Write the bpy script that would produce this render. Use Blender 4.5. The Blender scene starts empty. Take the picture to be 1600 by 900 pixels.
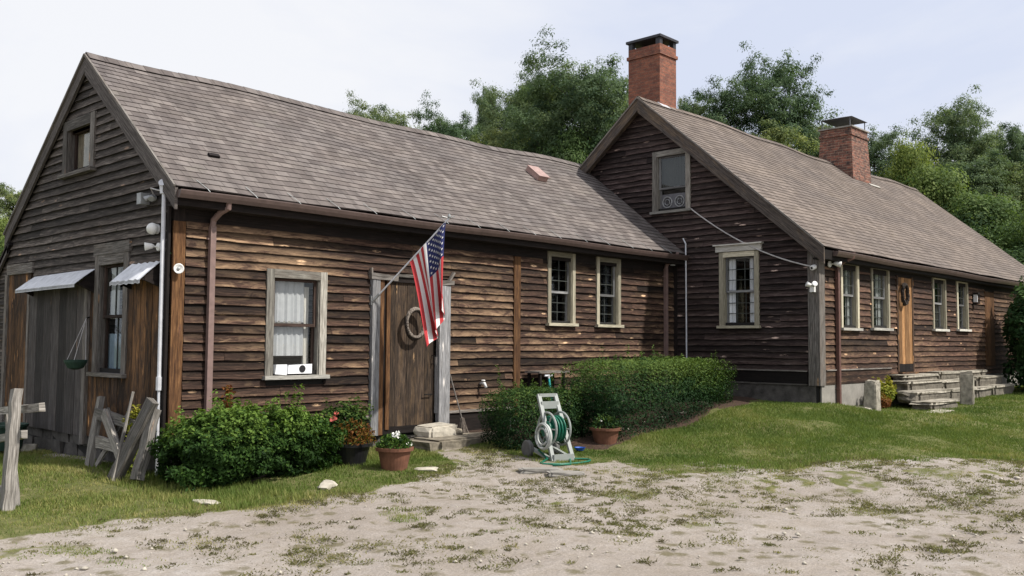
import bpy, math, random
import numpy as np
from mathutils import Vector, Matrix
random.seed(7); RNG=np.random.default_rng(7)
S=bpy.context.scene; COL=S.collection
# ------------------------------------------------------------------ camera numbers (surveyed from the photo)
EYE=np.array([0,0,1.6]); FPX,YAW,PITCH,ROLL=1459.9,.7585,.0591,.007
_F=np.array([math.cos(YAW)*math.cos(PITCH),math.sin(YAW)*math.cos(PITCH),math.sin(PITCH)])
_R=np.array([math.sin(YAW),-math.cos(YAW),0.]); _U=np.cross(_R,_F)
_R2=_R*math.cos(ROLL)+_U*math.sin(ROLL); _U2=-_R*math.sin(ROLL)+_U*math.cos(ROLL)
def ray(u,v): return _F*FPX+_R2*(u-800)+_U2*(450-v)
def onp(ax,val,u,v):
    d=ray(u,v); t=(val-EYE[ax])/d[ax]; return EYE+d*t
# ------------------------------------------------------------------ ground height
CP=np.array([(0,0,0),(5,0,0),(0,6,0),(3,7,.0),(3.2,10,.02),(4.6,10.2,.08),(5,8.8,.05),(4.7,11.2,.14),(4.7,13.6,.11),(3,14,.05),(0,14,0),(7.6,9.2,.12),(7.9,9.7,.22),
(6,9.6,.14),(9.75,9.6,.28),(9.3,7.9,.17),(9,7,.12),(7,7,.05),(12,9.5,.45),(11.5,8,.33),(15,8.8,.66),(15.1,7,.63),(14,8.3,.58),(13,7,.5),(11.6,6.5,.3),(10.2,6,.17),(8,4,.05),(15.8,6.5,.47),(17.5,6.2,.45),
(19.4,6.1,.48),(22,6,.52),(27,6,.6),(33,6,.7),(13,3.5,.2),(14,5.2,.33),(17,4,.33),(25,2,.4),(35,0,.5),(17,-3,.1),(12,0,.05),(5,18,.4),(12,20,.8),(20,18,1.),(30,14,1.),(45,20,1.5),(30,40,1.5),(10,45,1.5),(-15,30,.5),(0,-20,0),(-20,0,0),(60,0,1),(0,60,1.5),(18,10,.8),(10,12,.5)])
def gh(x,y):
    x=np.asarray(x,float); y=np.asarray(y,float); num=0; den=0
    for cx,cy,cz in CP:
        w=1/((x-cx)**2+(y-cy)**2+.35)**2; num=num+w*cz; den=den+w
    return num/den
def gp(u,v):
    d=ray(u,v); d=d/np.linalg.norm(d); t=4.
    for i in range(900):
        p=EYE+d*t
        if p[2]<=float(gh(p[0],p[1])): break
        t+=.05 if t<40 else .5
    t-=.025; return EYE+d*t
# ------------------------------------------------------------------ materials
MATS={}
def nmat(name):
    m=bpy.data.materials.new(name); m.use_nodes=True; nt=m.node_tree
    b=nt.nodes['Principled BSDF']; MATS[name]=m; return m,nt,b
def N(nt,t,**k):
    n=nt.nodes.new(t)
    for a,v in k.items():
        if a in n.inputs.keys() if isinstance(a,str) else False: n.inputs[a].default_value=v
        else: setattr(n,a,v)
    return n
def L(nt,a,b): nt.links.new(a,b)
def ramp(nt,fac,stops,interp='LINEAR'):
    r=nt.nodes.new('ShaderNodeValToRGB'); e=r.color_ramp.elements; r.color_ramp.interpolation=interp
    while len(e)<len(stops): e.new(.5)
    for i,(p,c) in enumerate(stops):
        e[i].position=p; e[i].color=(*c,1) if len(c)==3 else c
    L(nt,fac,r.inputs['Fac']); return r.outputs['Color']
def mixc(nt,fac,a,b,mode='MIX'):
    m=nt.nodes.new('ShaderNodeMix'); m.data_type='RGBA'; m.blend_type=mode
    for s,v in ((m.inputs['Factor'],fac),(m.inputs['A'],a),(m.inputs['B'],b)):
        if hasattr(v,'links') or hasattr(v,'is_linked'): L(nt,v,s)
        elif isinstance(v,(int,float)): s.default_value=v
        else: s.default_value=(*v,1)
    return m.outputs['Result']
def math_(nt,op,a,b=0.,c=None):
    m=nt.nodes.new('ShaderNodeMath'); m.operation=op
    for i,v in enumerate((a,b) if c is None else (a,b,c)):
        if hasattr(v,'is_linked'): L(nt,v,m.inputs[i])
        else: m.inputs[i].default_value=v
    return m.outputs[0]
def noise(nt,vec,scale=5,detail=4,rough=.6,dist=0.):
    n=nt.nodes.new('ShaderNodeTexNoise'); n.inputs['Scale'].default_value=scale; n.inputs['Detail'].default_value=detail
    n.inputs['Roughness'].default_value=rough; n.inputs['Distortion'].default_value=dist
    if vec is not None: L(nt,vec,n.inputs['Vector'])
    return n.outputs['Fac']
def mapped(nt,src,scale,loc=(0,0,0)):
    m=nt.nodes.new('ShaderNodeMapping'); m.inputs['Scale'].default_value=scale; m.inputs['Location'].default_value=loc
    L(nt,src,m.inputs['Vector']); return m.outputs['Vector']
def bump(nt,b,h,strength=.4,dist=.01):
    n=nt.nodes.new('ShaderNodeBump'); n.inputs['Strength'].default_value=strength; n.inputs['Distance'].default_value=dist
    L(nt,h,n.inputs['Height']); L(nt,n.outputs['Normal'],b.inputs['Normal'])
def wood(name,dark,mid,light,worn,worn_amt=.5,knots=True,tone=.55,rough=.85,across=26.,band=None):
    """weathered boards: UV u runs along the grain, v across it (metres)"""
    m,nt,b=nmat(name); uv=N(nt,'ShaderNodeUVMap').outputs['UV']
    at=N(nt,'ShaderNodeAttribute',attribute_name='tone').outputs['Fac']
    cx=nt.nodes.new('ShaderNodeCombineXYZ'); L(nt,math_(nt,'MULTIPLY',at,37.),cx.inputs['X']); L(nt,math_(nt,'MULTIPLY',at,11.),cx.inputs['Y'])
    ad=nt.nodes.new('ShaderNodeVectorMath'); ad.operation='ADD'; L(nt,uv,ad.inputs[0]); L(nt,cx.outputs[0],ad.inputs[1]); v=ad.outputs[0]
    g=noise(nt,mapped(nt,v,(1.3,across,1)),2.2,6,.65,.4)
    g2=noise(nt,mapped(nt,v,(4,across*3.4,1)),2.,3,.6)
    patch=noise(nt,mapped(nt,v,(1.5,7.,1)),1.7,6,.7,.8)
    big=noise(nt,mapped(nt,uv,(.35,.55,1)),1.,3,.5)
    c=ramp(nt,g,[(.34,dark),(.52,mid),(.68,light)])
    c=mixc(nt,ramp(nt,math_(nt,'ADD',math_(nt,'MULTIPLY',patch,.62),math_(nt,'MULTIPLY',big,.38)),[(.49,(0,0,0)),(.61,(worn_amt,)*3)]),c,worn)
    c=mixc(nt,ramp(nt,g2,[(.35,(.55,)*3),(.6,(0,)*3)]),c,tuple(x*.35 for x in dark))
    if knots:
        vo=nt.nodes.new('ShaderNodeTexVoronoi'); vo.inputs['Scale'].default_value=1.; L(nt,mapped(nt,v,(1.7,7.,1)),vo.inputs['Vector'])
        k=ramp(nt,vo.outputs['Distance'],[(.07,(1,)*3),(.15,(0,)*3)])
        km=math_(nt,'MULTIPLY',k,math_(nt,'GREATER_THAN',patch,.47))
        c=mixc(nt,km,c,tuple(min(1,x*1.9) for x in worn))
        k2=ramp(nt,vo.outputs['Distance'],[(.02,(1,)*3),(.05,(0,)*3)])
        c=mixc(nt,k2,c,tuple(x*.25 for x in dark))
    if band:  # per-board wear mixed with lap highlight and shadow painted into the colour
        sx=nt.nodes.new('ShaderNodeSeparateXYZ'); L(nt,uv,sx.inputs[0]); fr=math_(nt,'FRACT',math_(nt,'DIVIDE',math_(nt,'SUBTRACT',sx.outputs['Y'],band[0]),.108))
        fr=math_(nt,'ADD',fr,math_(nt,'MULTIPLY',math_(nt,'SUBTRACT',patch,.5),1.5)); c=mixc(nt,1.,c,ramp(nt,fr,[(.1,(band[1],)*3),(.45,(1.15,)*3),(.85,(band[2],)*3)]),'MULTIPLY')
    tn=ramp(nt,at,[(0,(1-tone,)*3),(1,(1+tone*.8,)*3)])
    c=mixc(nt,1.,c,tn,'MULTIPLY')
    L(nt,c,b.inputs['Base Color']); b.inputs['Roughness'].default_value=rough; b.inputs['Specular IOR Level'].default_value=.25
    bump(nt,b,g2,.5,.004); return m
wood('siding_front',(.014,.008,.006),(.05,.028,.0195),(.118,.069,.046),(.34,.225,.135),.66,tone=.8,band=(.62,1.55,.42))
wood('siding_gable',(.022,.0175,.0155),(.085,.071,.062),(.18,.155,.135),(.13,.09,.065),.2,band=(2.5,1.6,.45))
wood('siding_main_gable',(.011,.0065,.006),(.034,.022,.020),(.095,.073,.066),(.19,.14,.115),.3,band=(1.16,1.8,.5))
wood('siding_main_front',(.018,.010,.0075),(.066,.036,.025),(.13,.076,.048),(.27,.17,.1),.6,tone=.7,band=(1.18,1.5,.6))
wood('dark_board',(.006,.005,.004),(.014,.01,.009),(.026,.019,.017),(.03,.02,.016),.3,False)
wood('grey_board',(.07,.063,.056),(.19,.173,.157),(.35,.325,.3),(.2,.13,.08),.25)
wood('silver_board',(.12,.12,.125),(.26,.26,.265),(.42,.42,.43),(.34,.32,.3),.3)
wood('pale_trim',(.16,.15,.13),(.33,.31,.27),(.5,.48,.42),(.14,.11,.09),.5,False)
wood('cream_trim',(.34,.31,.23),(.48,.44,.33),(.62,.57,.45),(.25,.22,.16),.3,False)
wood('white_trim',(.34,.33,.3),(.5,.48,.43),(.66,.64,.59),(.22,.19,.16),.3,False)
wood('orange_board',(.05,.022,.01),(.17,.083,.035),(.31,.165,.07),(.07,.035,.02),.75)
wood('tawny_board',(.16,.075,.03),(.36,.19,.08),(.55,.33,.16),(.2,.1,.045),.35)
wood('door_board',(.012,.009,.007),(.05,.034,.024),(.115,.083,.058),(.17,.11,.06),.5)
wood('barn_door_board',(.03,.026,.025),(.075,.067,.064),(.13,.12,.115),(.09,.065,.05),.25)
wood('brown_panel',(.014,.009,.007),(.055,.033,.022),(.11,.07,.046),(.3,.15,.06),.6)
wood('rake_board',(.05,.042,.038),(.135,.118,.11),(.23,.205,.19),(.075,.058,.05),.3,False)
wood('rake_worn',(.035,.029,.026),(.105,.088,.078),(.19,.155,.125),(.22,.15,.085),.45,False)
wood('sash_brown',(.03,.018,.014),(.065,.042,.034),(.1,.07,.058),(.05,.03,.02),.3,False)
wood('sash_grey',(.12,.12,.12),(.22,.22,.22),(.34,.34,.34),(.2,.19,.17),.3,False)
wood('post_wood',(.1,.092,.082),(.27,.25,.225),(.46,.43,.39),(.17,.13,.1),.35)
def plain(name,col,rough=.6,metal=0.,var=.25,scale=12.,bmp=.0,spec=.4,obj=True):
    m,nt,b=nmat(name); tc=N(nt,'ShaderNodeTexCoord').outputs['Object']
    n=noise(nt,tc,scale,5,.6); c=ramp(nt,n,[(.3,tuple(x*(1-var) for x in col)),(.7,tuple(min(1,x*(1+var)) for x in col))])
    L(nt,c,b.inputs['Base Color']); b.inputs['Roughness'].default_value=rough; b.inputs['Metallic'].default_value=metal; b.inputs['Specular IOR Level'].default_value=spec
    if bmp: bump(nt,b,noise(nt,tc,scale*3,5,.65),bmp,.01)
    return m
plain('gutter_brown',(.1,.07,.062),.45,0,.18); plain('downspout_tan',(.2,.135,.12),.5,0,.15); plain('downspout_red',(.11,.055,.045),.5)
plain('white_plastic',(.72,.72,.7),.4,0,.06); plain('grey_metal',(.32,.33,.33),.45,.4,.2); plain('conduit_grey',(.62,.63,.66),.45,.1,.12)
plain('awning_metal',(.64,.655,.69),.5,.05,.2,9,.1); plain('stone',(.2,.175,.135),.9,0,.55,7,.8); plain('pale_stone',(.42,.385,.32),.9,0,.25,8,.6)
plain('step_dark',(.14,.125,.1),.95,0,.5,9,.8); plain('granite',(.3,.275,.225),.9,0,.5,11,.6); plain('rubble_stone',(.07,.064,.058),.95,0,.6,5,.9); plain('concrete',(.25,.235,.21),.9,0,.3,4,.3); plain('pale_concrete',(.25,.235,.21),.9,0,.2,6,.3)
plain('terracotta',(.16,.068,.04),.8,0,.3,9,.2); plain('black_plastic',(.014,.014,.016),.4); plain('soil',(.03,.022,.016),1,0,.5,20,.5)
plain('dark_interior',(.012,.011,.01),.9); plain('floor_wood',(.05,.035,.02),.7); plain('reel_grey',(.27,.29,.275),.45,0,.1); plain('hose_green',(.012,.13,.08),.4,0,.15)
plain('hose_pale',(.4,.42,.4),.45,0,.1); plain('bark',(.055,.043,.034),.95,0,.45,8,.6); plain('rubber',(.12,.12,.115),.7); plain('blue_plastic',(.02,.09,.4),.4); plain('teal_plastic',(.05,.42,.4),.4)
plain('basket_green',(.02,.05,.035),.7); plain('wire_black',(.02,.02,.02),.5); plain('wire_pale',(.45,.43,.42),.6); plain('iron',(.02,.018,.017),.6,.6); plain('wreath_twig',(.2,.17,.145),.9,0,.5,30,.6); plain('wreath_dark',(.03,.022,.018),.9,0,.5,30,.6)
plain('cloth_white',(.74,.75,.77),.9,0,.08,4); plain('cloth_grey',(.35,.37,.36),.9,0,.15,5); plain('cloth_blue',(.2,.27,.33),.9,0,.2,7); plain('cloth_olive',(.03,.031,.026),.9,0,.15,5); plain('cloth_tan',(.2,.17,.12),.9,0,.4,9)
plain('lead_flashing',(.5,.5,.52),.5,.2,.2); plain('vent_red',(.36,.24,.21),.45,.1,.2); plain('flag_white',(.68,.67,.66),.85,0,.05); plain('flag_red',(.42,.035,.04),.85,0,.1); plain('flag_blue',(.018,.024,.1),.85,0,.1)
plain('petal_white',(.75,.75,.7),.7); plain('petal_red',(.42,.09,.07),.7); plain('cap_dark',(.045,.045,.05),.5,.5); plain('vinyl_panel',(.42,.43,.44),.6,0,.08)
plain('muntin_dark',(.045,.05,.045),.6); plain('mulch',(.05,.028,.018),1,0,.6,25,.8)
# glass
m,nt,b=nmat('glass'); nt.nodes.remove(b)
tr=N(nt,'ShaderNodeBsdfTransparent'); tr.inputs['Color'].default_value=(.96,.97,.965,1); gl=N(nt,'ShaderNodeBsdfGlossy'); gl.inputs['Roughness'].default_value=.04; gl.inputs['Color'].default_value=(.8,.85,.85,1)
fr=N(nt,'ShaderNodeFresnel'); L(nt,math_(nt,'MULTIPLY_ADD',N(nt,'ShaderNodeNewGeometry').outputs['Backfacing'],-.8333,1.5),fr.inputs['IOR']); mx=N(nt,'ShaderNodeMixShader'); L(nt,math_(nt,'MULTIPLY_ADD',fr.outputs[0],1.,.02),mx.inputs[0]); L(nt,tr.outputs[0],mx.inputs[1]); L(nt,gl.outputs[0],mx.inputs[2]); L(nt,mx.outputs[0],nt.nodes['Material Output'].inputs['Surface'])
# brick
def brickmat(name,c1,c2,mortar,dirt,damt):
    m,nt,b=nmat(name); uv=N(nt,'ShaderNodeUVMap').outputs['UV']
    br=N(nt,'ShaderNodeTexBrick'); L(nt,uv,br.inputs['Vector']); br.inputs['Color1'].default_value=(*c1,1); br.inputs['Color2'].default_value=(*c2,1); br.inputs['Mortar'].default_value=(*mortar,1)
    br.inputs['Scale'].default_value=1; br.inputs['Brick Width'].default_value=.2; br.inputs['Row Height'].default_value=.067; br.inputs['Mortar Size'].default_value=.006; br.inputs['Bias'].default_value=-.1
    n=noise(nt,mapped(nt,uv,(3,6,1)),2.2,6,.7); c=mixc(nt,ramp(nt,n,[(.45,(0,)*3),(.66,(damt,)*3)]),br.outputs['Color'],dirt)
    n2=noise(nt,uv,40,3,.6); c=mixc(nt,.35,c,ramp(nt,n2,[(.3,(.1,)*3),(.7,(.9,)*3)]),'OVERLAY')
    L(nt,c,b.inputs['Base Color']); b.inputs['Roughness'].default_value=.9
    bump(nt,b,math_(nt,'SUBTRACT',n2,math_(nt,'MULTIPLY',br.outputs['Fac'],1.2)),.6,.01)
brickmat('brick_red',(.27,.1,.058),(.16,.056,.036),(.2,.11,.075),(.06,.035,.03),.75)
brickmat('brick_old',(.26,.1,.065),(.11,.055,.042),(.3,.22,.16),(.02,.018,.018),1.)
plain('cap_grey',(.12,.12,.13),.5,.4)
# shingles
def shingle(name,a,bc,course=.14,lichen=(.2,.19,.12),contrast=1.):
    m,nt,b=nmat(name); uv=N(nt,'ShaderNodeUVMap').outputs['UV']
    br=N(nt,'ShaderNodeTexBrick'); br.offset=.37; br.offset_frequency=2; L(nt,uv,br.inputs['Vector']); br.inputs['Color1'].default_value=(*a,1); br.inputs['Color2'].default_value=(*bc,1); br.inputs['Mortar'].default_value=tuple(x*.55 for x in bc)+(1,)
    br.inputs['Scale'].default_value=1; br.inputs['Brick Width'].default_value=.19; br.inputs['Row Height'].default_value=course; br.inputs['Mortar Size'].default_value=.004
    v2=mapped(nt,uv,(1,1,1),(7.13,0,0)); br2=N(nt,'ShaderNodeTexBrick'); br2.offset=.61; L(nt,v2,br2.inputs['Vector']); br2.inputs['Color1'].default_value=(1.15,1.15,1.15,1); br2.inputs['Color2'].default_value=(.8,.8,.81,1); br2.inputs['Mortar'].default_value=(.9,.9,.9,1)
    br2.inputs['Scale'].default_value=1; br2.inputs['Brick Width'].default_value=.115; br2.inputs['Row Height'].default_value=course; br2.inputs['Mortar Size'].default_value=0
    c=mixc(nt,contrast,br.outputs['Color'],br2.outputs['Color'],'MULTIPLY')
    n=noise(nt,mapped(nt,uv,(.35,.8,1)),1.5,5,.6); c=mixc(nt,1.,c,ramp(nt,n,[(.3,(.8,.8,.82)),(.7,(1.15,1.12,1.08))]),'MULTIPLY')
    n3=noise(nt,mapped(nt,uv,(2,2.5,1)),1.2,6,.7); c=mixc(nt,ramp(nt,n3,[(.56,(0,)*3),(.72,(.4,)*3)]),c,lichen)
    n5=noise(nt,mapped(nt,uv,(3.2,.25,1)),1.5,5,.65); c=mixc(nt,1.,c,ramp(nt,n5,[(.3,(.74,.74,.74)),(.6,(1.06,)*3)]),'MULTIPLY')
    gr=noise(nt,uv,160,2,.6); c=mixc(nt,.5,c,ramp(nt,gr,[(.3,(.25,)*3),(.7,(.78,)*3)]),'OVERLAY')
    L(nt,c,b.inputs['Base Color']); b.inputs['Roughness'].default_value=.95; b.inputs['Specular IOR Level'].default_value=.2
    bump(nt,b,gr,.5,.004)
shingle('shingle_wing',(.185,.165,.155),(.12,.104,.098),.125,(.16,.15,.12),.7); shingle('shingle_main',(.195,.165,.145),(.145,.121,.106),.125,(.17,.14,.095),.5)
# foliage
def leafmat(name,c0,c1,c2,sss=.25,rough=.55,var=False):
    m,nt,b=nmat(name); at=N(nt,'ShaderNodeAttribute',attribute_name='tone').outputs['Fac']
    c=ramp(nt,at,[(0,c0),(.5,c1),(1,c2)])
    if var: c=mixc(nt,1.,c,ramp(nt,N(nt,'ShaderNodeObjectInfo').outputs['Random'],[(0,(.62,.72,.7)),(.5,(1,1,1)),(1,(1.4,1.22,.95))]),'MULTIPLY')
    L(nt,c,b.inputs['Base Color']); b.inputs['Roughness'].default_value=max(rough,.7); b.inputs['Specular IOR Level'].default_value=.15
    t=N(nt,'ShaderNodeBsdfTranslucent'); L(nt,mixc(nt,1.,c,(1.3,1.35,.7),'MULTIPLY'),t.inputs['Color']); mx=N(nt,'ShaderNodeMixShader'); mx.inputs[0].default_value=sss
    L(nt,b.outputs[0],mx.inputs[1]); L(nt,t.outputs[0],mx.inputs[2]); L(nt,mx.outputs[0],nt.nodes['Material Output'].inputs['Surface'])
leafmat('pine_leaf',(.05,.085,.05),(.115,.165,.085),(.22,.27,.13),.35,.6,True); leafmat('broad_leaf',(.04,.075,.03),(.1,.155,.052),(.2,.26,.09),.36,.55,True)
leafmat('bush_leaf',(.009,.025,.007),(.034,.078,.014),(.14,.22,.04),.25); leafmat('yew_leaf',(.005,.016,.006),(.017,.05,.013),(.1,.15,.03),.2)
leafmat('rhodo_leaf',(.014,.034,.014),(.035,.08,.025),(.1,.17,.05),.2,.4); leafmat('grass_blade',(.07,.115,.028),(.14,.19,.045),(.33,.29,.12),.3); leafmat('dry_tuft',(.1,.085,.05),(.14,.145,.06),(.28,.24,.14),.4)
leafmat('autumn_leaf',(.12,.035,.015),(.18,.08,.02),(.12,.16,.03),.3); leafmat('lime_leaf',(.1,.14,.02),(.2,.22,.03),(.32,.28,.05),.3)
# ground
m,nt,b=nmat('ground_mat'); tc=N(nt,'ShaderNodeTexCoord').outputs['Object']; ga=N(nt,'ShaderNodeAttribute',attribute_name='grass').outputs['Fac']
n1=noise(nt,tc,.5,5,.6); n2=noise(nt,tc,7,6,.7); n3=noise(nt,tc,55,4,.7); n4=noise(nt,tc,2.2,5,.65)
dirt=ramp(nt,n1,[(.3,(.26,.225,.195)),(.55,(.325,.29,.26)),(.75,(.375,.345,.32))])
dirt=mixc(nt,ramp(nt,n2,[(.3,(.75,)*3),(.6,(0,)*3)]),dirt,(.23,.195,.155))
dirt=mixc(nt,.6,dirt,ramp(nt,n3,[(.3,(.3,)*3),(.7,(.7,)*3)]),'OVERLAY')
v1=nt.nodes.new('ShaderNodeTexVoronoi'); v1.inputs['Scale'].default_value=4.2; L(nt,mapped(nt,tc,(1,1,.01)),v1.inputs['Vector'])
sp=math_(nt,'ADD',v1.outputs['Distance'],math_(nt,'MULTIPLY',math_(nt,'SUBTRACT',noise(nt,tc,22,4,.7),.5),.75)); sx=nt.nodes.new('ShaderNodeSeparateColor'); L(nt,v1.outputs['Color'],sx.inputs[0])
spm=math_(nt,'MULTIPLY',math_(nt,'GREATER_THAN',math_(nt,'ADD',math_(nt,'MULTIPLY',sx.outputs[0],.55),n4),.64),.8)
dirt=mixc(nt,math_(nt,'MULTIPLY',ramp(nt,sp,[(.16,(1,)*3),(.38,(0,)*3)]),spm),dirt,(.12,.105,.055))
lawn=ramp(nt,n2,[(.3,(.075,.085,.03)),(.55,(.12,.125,.045)),(.75,(.24,.2,.11))])
gf=math_(nt,'ADD',ga,math_(nt,'MULTIPLY',math_(nt,'SUBTRACT',n2,.5),.9)); gf=math_(nt,'ADD',gf,math_(nt,'MULTIPLY',math_(nt,'SUBTRACT',n4,.5),.5))
c=mixc(nt,ramp(nt,gf,[(.42,(0,)*3),(.6,(1,)*3)]),dirt,lawn)
L(nt,c,b.inputs['Base Color']); b.inputs['Roughness'].default_value=1; b.inputs['Specular IOR Level'].default_value=.15
bump(nt,b,math_(nt,'ADD',n3,math_(nt,'MULTIPLY',n2,2.)),.5,.02)
# ------------------------------------------------------------------ mesh builder
class MB:
    def __init__(s): s.v=[];s.f=[];s.m=[];s.t=[];s.uv=[]
    def face(s,pts,mi=0,tone=.5,uv=None):
        i=len(s.v); s.v.extend([tuple(p) for p in pts]); s.f.append(tuple(range(i,i+len(pts)))); s.m.append(mi); s.t.append(tone)
        if uv is None:
            P=[Vector(p) for p in pts]; e=(P[1]-P[0]); n=(P[1]-P[0]).cross(P[2]-P[0])
            if n.length<1e-12: uv=[(0,0)]*len(pts)
            else:
                n.normalize(); a=Vector((0,0,1)) if abs(n.z)<.8 else Vector((1,0,0)); r=a.cross(n).normalized(); w=n.cross(r)
                uv=[(p.dot(r),p.dot(w)) for p in P]
        s.uv.append(uv)
    def box(s,lo,hi,mi=0,tone=None,M=None,jit=0.):
        """axis box lo..hi with optional transform; UV u follows the longest side"""
        t=random.random() if tone is None else tone
        lo=Vector(lo);hi=Vector(hi); d=hi-lo; ax=max(range(3),key=lambda i:d[i])
        c=[Vector(((lo.x,hi.x)[i&1],(lo.y,hi.y)[(i>>1)&1],(lo.z,hi.z)[(i>>2)&1])) for i in range(8)]
        q=[p+Vector([random.uniform(-jit,jit) for _ in range(3)]) for p in c]
        if M is not None: q=[M@p for p in q]
        for idx,fa in (((0,2,3,1),2),((4,5,7,6),2),((0,1,5,4),1),((2,6,7,3),1),((0,4,6,2),0),((1,3,7,5),0)):
            o=[a for a in range(3) if a!=ax and a!=fa]; 
            if fa==ax: o=[a for a in range(3) if a!=ax]; uv=[(c[i][o[0]],c[i][o[1]]) for i in idx]
            else: uv=[(c[i][ax],c[i][o[0]]) for i in idx]
            s.face([q[i] for i in idx],mi,t,uv)
    def beam(s,a,b,w,h,mi=0,tone=None,up=(0,0,1),taper=1.,seg=1,jit=0.):
        """straight member from a to b; w across, h along up"""
        a=Vector(a);b=Vector(b);z=(b-a);ln=z.length;z.normalize();x=Vector(up).cross(z)
        if x.length<1e-3: x=Vector((1,0,0)).cross(z)
        x.normalize();y=z.cross(x); t=random.random() if tone is None else tone; prev=None
        for k in range(seg+1):
            f=k/seg; c=a+z*(ln*f); sc=1+(taper-1)*f; j=[random.uniform(-jit,jit) for _ in range(8)]
            r=[c+x*((-w/2+0)*sc+j[0])+y*(-h/2*sc+j[1]),c+x*(w/2*sc+j[2])+y*(-h/2*sc+j[3]),c+x*(w/2*sc+j[4])+y*(h/2*sc+j[5]),c+x*(-w/2*sc+j[6])+y*(h/2*sc+j[7])]
            if prev:
                for i in range(4):
                    k2=(i+1)%4; s.face([prev[i],prev[k2],r[k2],r[i]],mi,t,[(ln*(k-1)/seg,i*w),(ln*(k-1)/seg,(i+1)*w),(ln*f,(i+1)*w),(ln*f,i*w)])
            else: s.face([r[3],r[2],r[1],r[0]],mi,t)
            prev=r
        s.face(prev,mi,t)
    def tube(s,pts,r,n=8,mi=0,tone=.5,caps=True):
        P=[Vector(p) for p in pts]; R=r if isinstance(r,(list,tuple)) else [r]*len(P); rings=[]; x=None
        for i,p in enumerate(P):
            d=(P[min(i+1,len(P)-1)]-P[max(i-1,0)]).normalized()
            if x is None: x=d.orthogonal().normalized()
            else: x=(x-d*x.dot(d)); x=x.normalized() if x.length>1e-5 else d.orthogonal().normalized()
            y=d.cross(x); rings.append([p+(x*math.cos(2*math.pi*k/n)+y*math.sin(2*math.pi*k/n))*R[i] for k in range(n)])
        for a,b in zip(rings,rings[1:]):
            for k in range(n): s.face([a[k],a[(k+1)%n],b[(k+1)%n],b[k]],mi,tone)
        if caps: s.face(rings[0][::-1],mi,tone); s.face(rings[-1],mi,tone)
    def lathe(s,prof,c=(0,0,0),n=24,mi=0,tone=.5,M=None):
        c=Vector(c); M=M or Matrix.Identity(3); rings=[[c+M@Vector((r*math.cos(2*math.pi*k/n),r*math.sin(2*math.pi*k/n),z)) for k in range(n)] for r,z in prof]
        for a,b in zip(rings,rings[1:]):
            for k in range(n): s.face([a[k],a[(k+1)%n],b[(k+1)%n],b[k]],mi,tone)
        s.face(rings[0][::-1],mi,tone); s.face(rings[-1],mi,tone)
    def build(s,name,mats,parent=None,smooth=False,local=False,bevel=0.):
        me=bpy.data.meshes.new(name); me.from_pydata(s.v,[],s.f)
        if isinstance(mats,str): mats=[mats]
        for q in mats: me.materials.append(MATS[q])
        me.polygons.foreach_set('material_index',s.m)
        if smooth: me.polygons.foreach_set('use_smooth',[True]*len(s.f))
        ul=me.uv_layers.new(name='UVMap'); ul.data.foreach_set('uv',[c for f in s.uv for p in f for c in p])
        a=me.attributes.new('tone','FLOAT','FACE'); a.data.foreach_set('value',s.t)
        me.update()
        if smooth:
            import bmesh; bm=bmesh.new(); bm.from_mesh(me); bmesh.ops.remove_doubles(bm,verts=bm.verts,dist=1e-5); bm.to_mesh(me); bm.free()
        o=bpy.data.objects.new(name,me); COL.objects.link(o)
        if parent is not None:
            o.parent=parent
            if not local and parent.parent is None: o.matrix_parent_inverse=Matrix.Translation(-root_loc(parent))
        if bevel:
            bv=o.modifiers.new('bevel','BEVEL'); bv.width=bevel; bv.segments=2; bv.limit_method='ANGLE'
        return o
def root_loc(o):
    while o.parent: o=o.parent
    return Vector(o.location)
def thing(name,loc,label,cat,group=None,kind=None):
    o=bpy.data.objects.new(name,None); o.empty_display_size=.2; COL.objects.link(o); o.location=loc; return tag(o,label,cat,group,kind)
def tag(o,label=None,cat=None,group=None,kind=None):
    if label: o['label']=label
    if cat: o['category']=cat
    if group: o['group']=group
    if kind: o['kind']=kind
    return o
def pl(o,label): o['label']=label; return o
def fastmesh(name,V,F,tone,mat,uv=False,parent=None,mats=None,mi=None):
    """V (n,3), F (m,k) arrays; tone per face"""
    me=bpy.data.meshes.new(name); V=np.asarray(V,np.float32);F=np.asarray(F,np.int32); m_,k=F.shape
    me.vertices.add(len(V)); me.vertices.foreach_set('co',V.ravel()); me.loops.add(m_*k); me.loops.foreach_set('vertex_index',F.ravel())
    me.polygons.add(m_); me.polygons.foreach_set('loop_start',np.arange(0,m_*k,k,dtype=np.int32)); me.polygons.foreach_set('loop_total',np.full(m_,k,np.int32))
    for q in (mats or [mat]): me.materials.append(MATS[q])
    if mi is not None: me.polygons.foreach_set('material_index',np.asarray(mi,np.int32))
    if tone is not None: a=me.attributes.new('tone','FLOAT','FACE'); a.data.foreach_set('value',np.asarray(tone,np.float32))
    me.update(calc_edges=True); me.validate()
    o=bpy.data.objects.new(name,me); COL.objects.link(o)
    if parent is not None: o.parent=parent
    return o
def leaves(C,size,aspect=2.,nrm=None,spread=1.,rng=RNG,curl=.25):
    """leaf quads (kites) centred at C (n,3); size (n,)"""
    n=len(C); d=rng.normal(size=(n,3)); 
    if nrm is not None: d=nrm+d*spread
    d/=np.linalg.norm(d,axis=1)[:,None]+1e-9; e=rng.normal(size=(n,3)); e-=d*(e*d).sum(1)[:,None]; e/=np.linalg.norm(e,axis=1)[:,None]+1e-9; g=np.cross(d,e)
    s=np.asarray(size).reshape(-1,1)*np.ones((n,1)); a=C-e*s*.5; b=C+g*s*.5/aspect+d*s*curl*.3; c=C+e*s*.5; f=C-g*s*.5/aspect+d*s*curl*.3
    V=np.stack([a,b,c,f],1).reshape(-1,3); F=np.arange(4*n).reshape(-1,4); return V,F
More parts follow.
